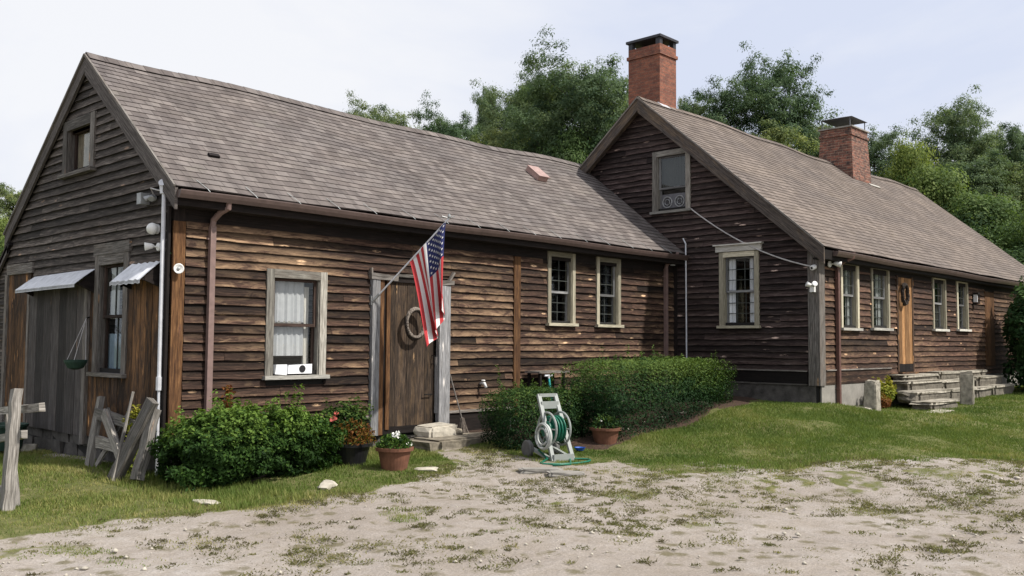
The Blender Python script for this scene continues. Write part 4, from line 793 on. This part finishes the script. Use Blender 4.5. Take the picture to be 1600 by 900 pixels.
p=gp(884,741); rock('paving_slab',(p[0],p[1],p[2]+.005),(.4,.2,.05),'pale_concrete','greyer thin slab right of the one under the hose reel','slab',seed=22,rot=-.75,box=True)
# granite posts & steps
def gpost(u,v,h,w,label,sd):
    p=gp(u,v); rock('granite_post',(p[0],p[1],p[2]+h/2-.04),(w,w,h+.08),'granite',label,'stone post','granite posts beside the steps',seed=sd,rot=.1*sd,box=True)
PS=(15.75,6.5,.46); rock('granite_post',(PS[0],PS[1],PS[2]+.25),(.21,.21,.62),'granite','left granite post at the near end of the curb','stone post','granite posts beside the steps',seed=31,box=True)
rock('granite_post',(19.2,6.08,.75),(.24,.24,.68),'granite','right leaning granite post by the steps and shrub','stone post','granite posts beside the steps',seed=32,rot=.2,box=True).rotation_euler=(.0,.06,.2)
rock('granite_curb',(15.62,6.78,.5),(.14,.62,.14),'pale_stone','granite curb from the main corner to the left granite post','curb',seed=33,rot=-.15,box=True)
def slab(name,x0,x1,y0,y1,zt,h,label,cat,group,seed,parent=None,cap=.045,rot=0.):
    T=parent or thing(name,((x0+x1)/2,(y0+y1)/2,zt-h),label,cat,group)
    rock('slab_body',((x0+x1)/2,(y0+y1)/2,zt-h/2-cap*.4),(x1-x0-.04,y1-y0-.03,h),'step_dark','',seed=seed,parent=T,box=True,rot=rot)
    rock('slab_top',((x0+x1)/2,(y0+y1)/2,zt-cap/2),(x1-x0,y1-y0+.02,cap*1.3),'granite','',seed=seed+50,parent=T,box=True,rot=rot)  # sunlit top edge painted as a paler cap; faces below weathered darker
    return T
slab('step_slab',17.15,18.6,6.0,6.42,.61,.2,'lowest rough granite step slab before the tawny door','step','granite step slabs',34)
slab('step_slab',17.3,19.15,6.3,6.72,.77,.2,'middle long granite step slab before the tawny door','step','granite step slabs',35)
rock('paving_stone',(17.0,5.85,.45),(1.,.3,.05),'pale_stone','flat paving stone in the grass below the granite steps','slab',seed=36,rot=.1,box=True)
TR=thing('stone_terrace',(20.5,6.8,.5),'rough stone terrace of stacked granite along the main front','terrace')
rnd=random.Random(5); k=0
for (x0,x1,y0,y1,zt,h) in ((17.7,23.4,6.6,7.0,.93,.22),(19.3,23.6,6.45,6.8,.74,.28),(17.95,23.1,6.82,7.07,1.06,.14)):
    x=x0
    while x<x1-.3:
        l=min(x1-x,rnd.uniform(1.1,2.4)); slab('',x,x+l-.01,y0+rnd.uniform(-.04,.04),y1,zt+rnd.uniform(-.015,.015),h,'','',None,60+k,parent=TR,cap=.04,rot=rnd.uniform(-.015,.015)); x+=l; k+=1
# ------------------------------------------------------------------ plants
def shell_points(n,fn,rng=RNG): return fn(n)
def bush(name,c,rad,n,size,mat,label,cat='shrub',boxy=0.,seed=0,stem_n=14,hi=.8,group=None,top_bright=.25,shoots=60,stem_mat='bark',leafasp=2.0,inner=.55,core=True,rough_=1.):
    """foliage of many small leaves round a branch skeleton; rad=(rx,ry,rz), c = base centre"""
    rng=np.random.default_rng(seed); T=thing(name,c,label,cat,group); c=np.array(c,float); rx,ry,rz=rad
    # direction samples over the upper body
    d=rng.normal(size=(n,3)); d/=np.linalg.norm(d,axis=1)[:,None]
    if boxy: e=6*boxy+2; d=d/((np.abs(d)**e).sum(1)**(1/e))[:,None]
    r=1-np.abs(rng.normal(0,.13,n)); ins=rng.uniform(size=n)<.22; r[ins]=rng.uniform(inner,1,ins.sum())
    lump=1+rough_*.07*np.sin(d[:,0]*5+seed)+.07*np.sin(d[:,1]*6+seed*2)+.05*np.sin(d[:,2]*7)+.04*np.sin(d[:,0]*14)*np.sin(d[:,2]*13)
    if boxy: lump=1+(lump-1)*.35
    # clumps
    K=max(30,n//220); kc=rng.normal(size=(K,3)); kc/=np.linalg.norm(kc,axis=1)[:,None]; 
    if boxy: kc=kc/((np.abs(kc)**e).sum(1)**(1/e))[:,None]
    kt=rng.uniform(0,1,K); kr=rng.normal(0,.05*rough_,K)*(0.4 if boxy else 1); near=np.zeros(n,int); best=np.full(n,-9.)
    for i in range(K):
        q=(d*kc[i]).sum(1)/(np.linalg.norm(d,axis=1)*np.linalg.norm(kc[i])); m_=q>best; best[m_]=q[m_]; near[m_]=i
    r=r+kr[near]-.09*(1-best)*30*.12
    P=d*(r*lump)[:,None]*np.array([rx,ry,rz])+np.array([0,0,rz*.92]); k=P[:,2]>-.02; P=P[k]; near=near[k]; d=d[k]
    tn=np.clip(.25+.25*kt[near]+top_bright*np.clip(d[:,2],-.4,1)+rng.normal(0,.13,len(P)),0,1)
    P=P+c
    # shoots
    SP=[];ST=[]
    for i in range(shoots):
        a=rng.normal(size=3); a[2]=abs(a[2])+.3; a/=np.linalg.norm(a)
        b=a/((np.abs(a)**e).sum()**(1/e)) if boxy else a
        base=c+np.array([b[0]*rx,b[1]*ry,b[2]*rz+rz*.92])*np.array([.96,.96,1]); dr=a*.4+np.array([0,0,1]); dr/=np.linalg.norm(dr); ln=rng.gamma(2.5,.035)
        m_=int(12+ln*120); f=rng.uniform(0,1,m_); SP.append(base+dr*ln*f[:,None]+rng.normal(0,size*.35,(m_,3))); ST.append(np.clip(.55+.35*f+rng.normal(0,.1,m_),0,1))
    if SP: P=np.vstack([P]+SP); tn=np.concatenate([tn]+ST)
    sz=size*rng.uniform(.6,1.3,len(P)); nn=(P-c-np.array([0,0,rz*.5]))/np.array([rx,ry,rz]); nn/=np.linalg.norm(nn,axis=1)[:,None]; V,F=leaves(P-c,sz,leafasp,nrm=nn*1.1+np.array([0,0,.5]),spread=.75,rng=rng); o=fastmesh('foliage',V,F,tn,mat,parent=T)
    t=MB(); 
    for i in range(stem_n):
        a=rng.normal(size=3); a[2]=abs(a[2])*.8+.5; a/=np.linalg.norm(a); q=Vector(a*np.array([rx,ry,rz*1.7])*.8); b0=Vector((rng.uniform(-.25,.25)*rx*1.5,rng.uniform(-.3,.3)*ry,-.03)); t.tube([b0,b0.lerp(q,.5)+Vector(rng.normal(0,.03,3)),q],[.014,.009,.004],5)
    t.build('stem',stem_mat,T,local=True)
    return T
# hedges & shrubs
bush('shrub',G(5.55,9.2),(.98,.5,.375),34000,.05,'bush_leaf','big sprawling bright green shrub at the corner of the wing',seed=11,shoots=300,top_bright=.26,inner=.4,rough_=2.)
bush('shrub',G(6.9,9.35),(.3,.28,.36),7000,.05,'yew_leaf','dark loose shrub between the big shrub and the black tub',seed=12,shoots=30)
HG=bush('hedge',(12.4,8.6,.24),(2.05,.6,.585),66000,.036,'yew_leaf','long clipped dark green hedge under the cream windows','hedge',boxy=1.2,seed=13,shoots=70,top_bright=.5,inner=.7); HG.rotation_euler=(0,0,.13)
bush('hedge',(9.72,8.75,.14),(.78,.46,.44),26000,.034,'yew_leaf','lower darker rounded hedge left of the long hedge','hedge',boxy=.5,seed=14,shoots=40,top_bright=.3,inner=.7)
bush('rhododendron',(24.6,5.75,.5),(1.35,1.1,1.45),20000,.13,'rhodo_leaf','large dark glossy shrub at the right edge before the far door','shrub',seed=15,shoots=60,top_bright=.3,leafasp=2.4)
bush('yellow_green_plant',(17.05,6.85,.55),(.3,.2,.2),1100,.07,'lime_leaf','yellow green weed clump left of the stone steps','plant',seed=16,shoots=14,stem_n=4)
bush('yellow_green_plant',(16.7,6.75,.5),(.25,.2,.12),700,.06,'autumn_leaf','small reddish weed clump behind the left granite post','plant',seed=17,shoots=10,stem_n=4)
bush('tall_weed',G(4.75,10.25),(.12,.12,.35),400,.06,'lime_leaf','thin light weeds growing by the pale conduit','plant',seed=19,shoots=12,stem_n=4)
for c,lab,sd in (((5.35,9.35,.98),'short orange leaved sprig standing out of the big shrub',1),):
    T=thing('orange_sprig',c,lab,'plant'); rng=np.random.default_rng(3); C=np.column_stack([rng.normal(0,.025,160),rng.normal(0,.025,160),rng.uniform(-.15,.14,160)]); V,F=leaves(C,.045,2,rng=rng); fastmesh('foliage',V,F,rng.uniform(0,.5,160),'autumn_leaf',parent=T)
mb=MB(); P8=[(9.65,8.32),(11.2,8.2),(12.8,8.0),(14.3,7.75),(14.95,7.9),(14.97,9.95),(9.3,9.95),(9.35,9.0)]
n=26
for i in range(n):
    for j in range(6):
        def q(i_,j_):
            x=9.4+(14.95-9.4)*i_/n; y0=(8.35 if x<9.9 else 7.66+(x-10)*.07)+.05*math.sin(x*4); y=y0+(9.97-y0)*j_/6; return (x,y,float(gh(x,y))+.035-(.045 if j_==0 or i_==0 else 0))
        mb.face([q(i,j),q(i+1,j),q(i+1,j+1),q(i,j+1)])
o=mb.build('mulch_bed','mulch'); tag(o,kind='structure'); o['label']='dark mulch bed under the hedges'
# flower pots
def pot(name,c,r,h,mat,label,leafmat_,n,fl=None,rim=.02,seed=0,ph=.16,spread=1.1,lsz=.045):
    c=(c[0],c[1],c[2]); T=thing(name,c,label,'flower pot'); t=MB(); t.lathe([(r*.72,0),(r*.96,h*.86),(r+rim,h*.86),(r+rim*1.2,h),(r*.92,h),(r*.9,h*.9)],c,28); t.build('pot',mat,T,smooth=False)
    t=MB(); t.lathe([(.001,h*.9),(r*.9,h*.9),(.001,h*.93)],c,20); t.build('soil','soil',T)
    rng=np.random.default_rng(seed); d=rng.normal(size=(n,3)); d/=np.linalg.norm(d,axis=1)[:,None]; d[:,2]=np.abs(d[:,2]); C=d*rng.uniform(.3,1,n)[:,None]**.5*np.array([r*spread,r*spread,ph])+np.array([0,0,h])
    V,F=leaves(C,lsz*rng.uniform(.6,1.3,n),2.2,rng=rng); fastmesh('foliage',V,F,np.clip(rng.normal(.5,.25,n),0,1),leafmat_,parent=T)
    if fl:
        for (dx,dy,dz,m_,s_) in fl:
            t=MB(); cc=Vector((c[0]+dx,c[1]+dy,c[2]+h+dz))
            for k in range(16):
                v=Vector(rng.normal(size=3)).normalized(); w=v.orthogonal().normalized()*s_*.45; u_=v.cross(w); t.face([cc+v*s_*.2,cc+v*s_*.6+w,cc+v*s_,cc+v*s_*.6-w])
            t.build('flower',m_,T)
    return T
p=gp(612,738); pot('flower_pot',(p[0]+.12,p[1]+.1,p[2]),.2,.27,'terracotta','terracotta pot with green plant and white flowers left of the doorstep','bush_leaf',900,[(-.06,-.08,.15,'petal_white',.045),(-.02,-.1,.13,'petal_white',.04),(.12,-.12,.03,'petal_white',.04),(0,-.05,.17,'petal_white',.03)],seed=1)
p=gp(545,728); pot('plant_tub',(p[0]+.1,p[1]+.1,p[2]),.24,.26,'black_plastic','black plastic tub with reddish foliage and a red bloom by the left shrub','autumn_leaf',1100,[(-.28,-.02,.3,'petal_red',.05),(-.24,-.03,.36,'petal_red',.035)],seed=2,ph=.3,spread=1.3)
p=gp(948,696); pot('planter',(p[0]+.1,p[1]+.1,p[2]-.01),.2,.24,'terracotta','brown planter with sparse greyish plant beside the hose reel','yew_leaf',500,[(-.1,0,.1,'petal_white',.02)],seed=3,ph=.2)
# hanging basket
T=thing('hanging_basket',(4.6,12.1,1.2),'dark green hanging basket on a bracket before the barn door','basket'); hb=Vector(onp(1,12.15,118,560)); hk=Vector(onp(1,12.15,135,497)); 
hb=Vector(onp(0,4.66,118,566)); hk=Vector(onp(0,4.86,135,497))
t=MB(); t.lathe([(.03,-.09),(.09,-.07),(.13,.0),(.135,.03),(.12,.03),(.1,-.04)],hb,18); t.build('bowl','basket_green',T); t=MB()
for a in (0,2.1,4.2): t.tube([hb+Vector((.12*math.cos(a),.12*math.sin(a),.03)),hk],.004,5)
t.build('chain','wire_pale',T); t=MB(); t.tube([hk,Vector((4.92,hk.y,hk.z+.02))],.008,5); t.build('hook','iron',T)
# spigot stake and sprinkler rod
p=Vector(gp(797,700)); T=thing('sprinkler_stake',p,'thin metal t shaped sprinkler stake before the low hedge','sprinkler'); t=MB(); top=Vector((p.x,p.y,p.z+.36)); t.tube([p,top],.007,6); t.build('rod','grey_metal',T); t=MB(); t.tube([top+Vector((-.07,.07,-.01)),top,top+Vector((.07,-.08,.005))],.008,6); t.build('sprinkler_arm','conduit_grey',T); t=MB(); t.lathe([(.015,0),(.018,.03),(.006,.04)],top,8); t.build('nozzle','conduit_grey',T)
# garden tool rack behind low hedge
T=thing('potting_bench',(11.1,9.75,.4),'small dark wooden bench behind the hedges under the cream windows','bench'); t=MB(); t.box((10.78,9.62,1.14),(11.5,9.93,1.17)); t.build('bench_top','grey_board',T)
for x in (10.84,11.4):
    for y in (9.66,9.89): t=MB(); t.box((x-.02,y-.02,.38),(x+.02,y+.02,1.14)); t.build('leg','dark_board',T)
T=thing('garden_tool',(11.1,9.55,.4),'teal handled garden tool standing at the small bench','tool'); t=MB(); t.tube([(11.05,9.55,.42),(10.98,9.6,1.06)],.017,8); t.build('shaft','teal_plastic',T); t=MB(); t.tube([(10.9,9.62,1.1),(11.06,9.6,1.1)],.017,8); t.tube([(10.98,9.6,1.05),(10.98,9.61,1.1)],.016,8); t.build('handle','conduit_grey',T)
p=gp(906,706); T=thing('blue_lid',(p[0],p[1],p[2]),'small blue plastic dish lying in the grass by the hose reel','dish'); t=MB(); t.lathe([(.05,0.02),(.075,.06),(.07,.06),(.045,.03)],p,16); t.build('dish','blue_plastic',T)
# ------------------------------------------------------------------ hose reel cart
Wd=Vector((.968,-.25,0)); Ld=Vector((.25,.968,0)); bp=Vector(gp(880,720)); bp.z-=.0
T=thing('hose_reel_cart',bp,'pale plastic hose reel cart with coiled green hose on the lawn edge','hose reel')
def C3(w,l,z): return bp+Wd*w+Ld*l+Vector((0,0,z))
k=.46
for s in (-1,1):
    t=MB(); t.beam(C3(s*.15,0,0),C3(s*.125,k*.8,.8),.05,.035,0,.5,tuple(Ld)); t.build('side_rail','reel_grey',T,bevel=.006)
    t=MB(); t.beam(C3(s*.15,.06,.02),C3(s*.15,.5,.12),.045,.04,0,.5); t.build('rear_leg','reel_grey',T)
    t=MB(); M=Wd.to_track_quat('Z','Y').to_matrix(); t.lathe([(.03,-.03),(.1,-.03),(.11,-.02),(.11,.02),(.1,.03),(.03,.03)],C3(s*.2,.5,.11),20,M=M); t.build('wheel','rubber',T,smooth=False)
t=MB(); t.beam(C3(-.15,0,.035),C3(.15,0,.035),.05,.09,0,.5); t.build('front_foot','reel_grey',T,bevel=.006)
t=MB(); t.beam(C3(-.13,k*.67,.67),C3(.13,k*.67,.67),.04,.09,0,.5); t.beam(C3(-.13,k*.79,.79),C3(.13,k*.79,.79),.045,.04,0,.5); t.build('handle','reel_grey',T,bevel=.006)
rc=C3(0,k*.37+.03,.38)
for s in (-1,1):
    t=MB(); ring=[rc+Wd*(s*.105)+(Ld*math.cos(a)+Vector((0,0,1))*math.sin(a))*.205 for a in np.linspace(0,2*math.pi,33)]; t.tube(ring,.014,7)
    for a in np.linspace(0,2*math.pi,7)[:-1]: t.tube([rc+Wd*(s*.105),rc+Wd*(s*.105)+(Ld*math.cos(a)+Vector((0,0,1))*math.sin(a))*.205],.01,5)
    t.build('reel_disc','reel_grey',T)
t=MB()
pts=[rc+Wd*(-.09+.18*abs(((f*6)%2)-1))+(Ld*math.cos(f*2*math.pi*24)+Vector((0,0,1))*math.sin(f*2*math.pi*24))*(.11+.05*f) for f in np.linspace(0,1,500)]
t.tube(pts,.011,5); t.build('hose','hose_green',T,smooth=True)
t=MB(); t.tube([rc-Wd*.12,rc+Wd*.12],.1,16); t.build('drum','hose_green',T)
hc=C3(-.2,k*.3-.02,.3); t=MB()
for r,o_ in ((.15,0),(.16,.02),(.15,.035)): t.tube([hc+Wd*(-o_)+(Ld*math.cos(a)+Vector((0,0,1))*math.sin(a))*r for a in np.linspace(0,2*math.pi,30)],.012,6)
t.tube([hc-Wd*.05-Ld*.02+Vector((0,0,.0))+(Ld*math.cos(a)+Vector((0,0,1))*math.sin(a))*.1 for a in np.linspace(-2.6,2.6,26)],.012,6); t.build('leader_hose','hose_pale',T,smooth=True)
t=MB(); gpz=lambda x,y:(x,y,float(gh(x,y))+.02); a0=C3(.0,-.05,.0)
pts=[C3(-.2,.25,.12),C3(-.2,.05,.03)]+[Vector(gpz(*(C3(-.05+.36*math.cos(a),-.12+.14*math.sin(a),0).xy))) for a in np.linspace(3.0,7.4,24)]+[Vector(gpz(*(C3(-.1-.0,-.3,0).xy))),Vector(gpz(*(C3(-.35,-.28,0).xy)))]
t.tube(pts,.013,6); pl(t.build('ground_hose','hose_green',T,smooth=True),'green hose end looped on the ground')
# ------------------------------------------------------------------ weathered posts and rails, left
def stick(t,u0,v0,x0,u1,v1,x1,w,th,seg=6,jit=.006,mi=0,taper=.85):
    a=Vector(onp(0,x0,u0,v0));b=Vector(onp(0,x1,u1,v1)); t.beam(a,b,w,th,mi,None,(1,0,.0),taper,seg,jit)
T=thing('broken_gate',(4.55,11.3,.1),'broken grey wooden gate frame leaning against the wing gable','gate','weathered fence wood leaning by the gable')
t=MB(); stick(t,138,735,4.6,158,620,4.78,.13,.07); t.build('gate_post','post_wood',T)
t=MB(); stick(t,150,645,4.72,222,668,4.72,.13,.045); t.build('rail','post_wood',T); t=MB(); stick(t,152,690,4.68,200,703,4.66,.14,.04); t.build('rail','post_wood',T)
t=MB(); stick(t,163,645,4.68,192,728,4.58,.13,.05); t.build('brace','post_wood',T)
t=MB(); stick(t,196,728,4.6,168,640,4.8,.07,.03); o=t.build('wooden_stake','post_wood'); tag(o,'narrow grey picket crossing behind the broken gate brace','stake','weathered fence wood leaning by the gable')
t=MB(); stick(t,150,728,4.65,205,640,4.82,.06,.03); o=t.build('wooden_stake','post_wood'); tag(o,'narrow grey picket slanting up right behind the broken gate','stake','weathered fence wood leaning by the gable')
for (a,lab,w) in (((178,752,4.45,239,626,4.68),'thick notched grey post leaning right, frontmost by the gable',.17),((214,750,4.5,243,640,4.72),'slimmer grey post leaning close to the pale conduit',.14)):
    t=MB(); stick(t,*a,w,.09,7,.008); o=t.build('fence_post','post_wood'); tag(o,lab,'post','weathered fence wood leaning by the gable')
t=MB(); stick(t,176,752,4.4,208,612,4.66,.03,.03,5,.003,0,.7); o=t.build('wooden_stake','post_wood'); tag(o,'thin bare stake standing behind the thick leaning post','stake','weathered fence wood leaning by the gable')
T=thing('split_rail_fence',(3.3,10.0,0.),'old split rail fence end with a leaning grey post at the left edge','fence')
b0=Vector(gp(10,797)); t=MB(); t.beam(b0-Vector((0,0,.1)),Vector(onp(0,b0.x+.12,26,608)),.12,.1,0,.6,(1,0,0),.85,9,.008); t.build('post','post_wood',T)
for (u0,v0,u1,v1,w) in ((66,636,-60,648,.075),(38,678,-60,697,.08),(6,765,-60,772,.08)):
    t=MB(); t.beam(Vector(onp(0,b0.x+.22,u0,v0)),Vector(onp(0,b0.x+.22,u1,v1)),.05,w,0,.8,(0,0,1),.9,6,.006); t.build('rail','post_wood',T)
t=MB(); t.beam(b0+Vector((.12,.12,-.1)),Vector(onp(0,b0.x+.3,14,640)),.07,.08,0,.4,(1,0,0),.85,5,.006); t.build('post','post_wood',T)
T=thing('garden_tub',(4.5,14.6,.2),'dark green tub with pale rim by the rear of the gable','tub'); t=MB(); c=onp(0,4.4,2,690); t.lathe([(.24,0),(.3,.3),(.32,.3),(.32,.33),(.28,.33),(.27,.3)],(c[0],c[1],c[2]-.1),20); t.build('tub','basket_green',T)
# ------------------------------------------------------------------ trees
def pine_mesh(seed,H,Rr,ntuft=1500,per=72,base=.12,leaf=.16,shape=.5,irr=.35):
    rng=np.random.default_rng(seed); TC=[];TT=[];BR=MB()
    BR.tube([(0,0,-.5),(.1,0,H*.35),(.0,.1,H*.7),(0,0,H*.97)],[.024*H,.018*H,.011*H,.01],8)
    z=base*H
    while z<H*.985:
        f=z/H; prof=max(.16,math.sqrt(max(0,1-((f-shape)/(1.04-shape if f>shape else shape+.25))**2)))
        for k in range(rng.integers(4,7)):
            a=rng.uniform(0,2*math.pi); ln=Rr*prof*rng.uniform(1-irr,1.12)*(1+.18*math.sin(a*3+z*1.3+seed))+.15; up=rng.uniform(.05,.5)+.35*f
            dr=np.array([math.cos(a),math.sin(a),up]); dr/=np.linalg.norm(dr); p0=np.array([0,0,z]); 
            tip=p0+dr*ln+np.array([0,0,.12*ln]); BR.tube([tuple(p0),tuple((p0+tip)/2-np.array([0,0,.05*ln])),tuple(tip)],[.02+.008*ln,.012,.006],4)
            m=max(4,int(ln*4)); t_=.55; 
            for g in np.linspace(.3,1.,m):
                sp=ln*.2*(1.15-g)+.16; c=p0+(tip-p0)*g+rng.normal(0,1,3)*np.array([sp,sp,.12]); TC.append(c); TT.append(np.clip(rng.normal(.45,.2)+.15*(g-.6),0,1))
        z+=H*rng.uniform(.028,.045)
    TC=np.array(TC);TT=np.array(TT); n=len(TC); OF=rng.normal(0,1,(n*per,3)); C=np.repeat(TC,per,0)+OF*np.array([.2,.2,.11])*(Rr/3.2)**.4; 
    OF=OF/np.linalg.norm(OF,axis=1)[:,None]; V,F=leaves(C,leaf*rng.uniform(.6,1.4,n*per),2.8,nrm=OF*.9+np.array([0,0,.9])+C/np.linalg.norm(C[:,:2],axis=1).clip(.5)[:,None]*np.array([.6,.6,0]),spread=.4,rng=rng); T_=np.clip(np.repeat(TT,per)+rng.normal(0,.1,n*per),0,1)
    return V,F,T_,BR
def broad_mesh(seed,H,Rr,lobes=42,per=800,leaf=.13,base=.18):
    rng=np.random.default_rng(seed); BR=MB(); BR.tube([(0,0,-.5),(.1,.05,H*.3),(0,0,H*.6)],[.022*H,.018*H,.01*H],8); C=[];T_=[];NN=[]
    for i in range(lobes):
        d=rng.normal(size=3); d/=np.linalg.norm(d); r=rng.uniform(.35,1)**.6; c=np.array([d[0]*Rr*.8,d[1]*Rr*.8,d[2]*H*(1-base)*.4])*r+np.array([0,0,H*(base+(1-base)*.5)]); q=Rr*rng.uniform(.2,.4)
        BR.tube([(0,0,H*rng.uniform(.2,.5)),tuple(c*np.array([.5,.5,.9])),tuple(c)],[.012*H*.6,.03,.01],4)
        e=rng.normal(size=(per,3)); e/=np.linalg.norm(e,axis=1)[:,None]; e[:,2]*=.75; P=c+e*q*(rng.uniform(.5,1.12,per))[:,None]; C.append(P); NN.append(e); T_.append(np.clip(rng.normal(.45,.2)+rng.normal(0,.14,per),0,1))
    C=np.concatenate(C); T_=np.concatenate(T_); V,F=leaves(C,leaf*rng.uniform(.6,1.4,len(C)),1.8,nrm=np.concatenate(NN)*1.3+np.array([0,0,.5]),spread=.45,rng=rng); return V,F,T_,BR
PROTO={}
def proto(kind,seed,H,Rr,mat,**k):
    V,F,T_,BR=(pine_mesh if kind=='p' else broad_mesh)(seed,H,Rr,**k); 
    tmp=bpy.data.objects.new('x',None); o=fastmesh('crown',V,F,T_,mat); b_=BR.build('trunk','bark',None); me=(o.data,b_.data); bpy.data.objects.remove(o); bpy.data.objects.remove(b_); bpy.data.objects.remove(tmp); return (me,float(V[:,2].max()),float(np.percentile(np.hypot(V[:,0],V[:,1]),96)))
PR={'p1':proto('p',1,13,3.6,'pine_leaf',irr=.4,shape=.55),'p2':proto('p',2,12,3.2,'pine_leaf',irr=.45,shape=.4),'p3':proto('p',3,12,2.6,'pine_leaf',irr=.4,shape=.25,leaf=.15),'b1':proto('b',4,9,3.2,'broad_leaf'),'b2':proto('b',5,8,3.4,'broad_leaf',lobes=44),'p4':proto('p',6,14,4.2,'pine_leaf',irr=.3,shape=.6,per=80)}
def tree(kind,u,vtop,wpx,d,label,cat='pine tree',name='pine_tree',sz=1.,zoff=0.,group='trees behind the farmhouse'):
    p=EYE+ray(u,546)/FPX*d; g=float(gh(p[0],p[1])); H=(EYE+ray(u,vtop)/FPX*d)[2]-g; (cm,tm),H0,R0=PR[kind]; Rr=wpx/2/FPX*d
    T=thing(name,(p[0],p[1],g),label,cat,group); T.rotation_euler=(0,0,random.uniform(0,6.28)); T.scale=(Rr/R0,Rr/R0,H/H0)
    for nm,me in (('crown',cm),('trunk',tm)): o=bpy.data.objects.new(nm,me); COL.objects.link(o); o.parent=T
    return T
TREES=[('p4',588,132,140,46,'round topped pine, leftmost above the wing roof'),('p4',700,146,130,48,'low pine just right of the leftmost pine above the roof'),('p3',757,118,60,52,'slim pine spire behind the left edge of the big pine'),
('p4',905,54,220,38,'biggest pine, filling the gap between the roofs left of the tall chimney'),('p1',815,128,150,42,'left shoulder pine of the big group above the wing roof'),('p4',850,72,130,44,'upright pine just left of the biggest pine'),('p2',790,185,150,40,'bushy tree low over the wing ridge before the big pine'),('p4',955,95,130,41,'pine directly left of the tall chimney'),
('b1',890,185,150,37,'round tree low against the left slope of the main gable'),
('p4',1125,92,150,44,'pine with twin tops right of the tall chimney'),('p1',1212,78,160,45,'sparse topped pine between the two chimneys'),('p3',1078,140,70,44,'slim pine right beside the tall chimney'),('p2',1275,172,90,46,'small pine behind the left side of the old chimney'),('p2',1200,190,170,42,'broad tree low over the main ridge between the chimneys'),
('p1',1372,195,130,46,'round tree just right of the old chimney'),('b2',1425,215,130,43,'leafy tree over the far roof slope'),('p1',1490,148,140,47,'pointed pine standing highest on the right'),('p3',1558,192,80,50,'slim pine right of the highest right pine'),('p2',1600,185,100,48,'pine at the right edge of the picture'),
('b2',1440,255,170,39,'dense tree rising behind the end of the main roof'),('p2',1530,235,150,41,'dense broad tree in the middle of the right wood'),('p1',1610,245,170,42,'dense broad tree at the right edge'),('b1',1590,300,190,36,'lower leafy tree beyond the end of the main roof'),('b2',1500,300,200,37.5,'lower leafy tree behind the roof end'),('b2',1680,330,220,34,'broad low tree just past the right edge'),
('b1',1650,380,200,33,'small round tree nearest the end wall of the house'),('p2',12,283,90,34,'pine seen past the left gable edge'),('b2',-30,330,120,32,'bushy tree at the left edge behind the gable')]
for i,(k,u,v,w,d,lab) in enumerate(TREES):
    br=k[0]=='b'; tree(k,u,v-(0 if br else 3),w*1.08,d,lab,'tree' if br else 'pine tree','leafy_tree' if br else 'pine_tree')
# far wood closing the view
V=[];F=[];T_=[]; rng=np.random.default_rng(77); o0=0
for a in np.linspace(-.25,1.75,90):
    R_=rng.uniform(52,75); c=np.array([math.cos(a)*R_,math.sin(a)*R_,0]); g=float(gh(c[0],c[1])); H=rng.uniform(5,8.5); n=3400
    e=rng.normal(size=(n,3)); e/=np.linalg.norm(e,axis=1)[:,None]; P=c+np.array([0,0,g+H*.48])+e*np.array([2.9,2.9,H*.52])*rng.uniform(.6,1.08,n)[:,None]*(1+.12*np.sin(e[:,0:1]*6+a*50)*np.sin(e[:,2:3]*7)); v,f=leaves(P,rng.uniform(.16,.34,n),1.8,rng=rng); V.append(v);F.append(f+o0);o0+=len(v);T_.append(np.clip(rng.normal(.3,.2)+rng.normal(0,.12,n),0,1))
o=fastmesh('far_wood',np.concatenate(V),np.concatenate(F),np.concatenate(T_),'broad_leaf'); tag(o,'distant mixed green wood closing the view behind the farmhouse','wood',kind='stuff')
# ------------------------------------------------------------------ sky, sun, camera
SUN_EL=math.radians(50); sd=Vector((.35,-.85,0)).normalized(); sdir=Vector((sd.x*math.cos(SUN_EL),sd.y*math.cos(SUN_EL),math.sin(SUN_EL)))
w=bpy.data.worlds.new('World'); S.world=w; w.use_nodes=True; nt=w.node_tree; bg=nt.nodes['Background']
sky=nt.nodes.new('ShaderNodeTexSky'); sky.sky_type='NISHITA'; sky.sun_disc=False; sky.sun_elevation=SUN_EL; sky.sun_rotation=math.atan2(sd.x,sd.y); sky.air_density=1.; sky.dust_density=4.; sky.ozone_density=1.
tc=nt.nodes.new('ShaderNodeTexCoord').outputs['Generated']; n1=noise(nt,mapped(nt,tc,(1,1,2.2)),1.6,6,.55,.3)
cl=ramp(nt,n1,[(.36,(5.8,6.25,7.5)),(.62,(7.7,7.75,8.0))])
c=mixc(nt,.9,sky.outputs['Color'],cl); L(nt,c,bg.inputs['Color']); bg.inputs['Strength'].default_value=.1
sl=bpy.data.lights.new('sun','SUN'); sl.energy=4.2; sl.angle=math.radians(2); sl.color=(1,.95,.87); so=bpy.data.objects.new('sun',sl); COL.objects.link(so); so.rotation_euler=sdir.to_track_quat('Z','Y').to_euler(); so.location=(0,0,30)
cd=bpy.data.cameras.new('camera'); co=bpy.data.objects.new('camera',cd); COL.objects.link(co); S.camera=co
cd.sensor_width=36; cd.lens=FPX/1600*36; cd.clip_end=2000; cd.clip_start=.1
Mx=Matrix((( _R2[0],_U2[0],-_F[0],EYE[0]),(_R2[1],_U2[1],-_F[1],EYE[1]),(_R2[2],_U2[2],-_F[2],EYE[2]),(0,0,0,1))); co.matrix_world=Mx
S.render.engine='CYCLES'; S.render.resolution_x=1024; S.render.resolution_y=576
S.view_settings.view_transform='Standard'; S.view_settings.look='None'; S.view_settings.exposure=.36; S.view_settings.gamma=1; S.view_settings.use_curve_mapping=False
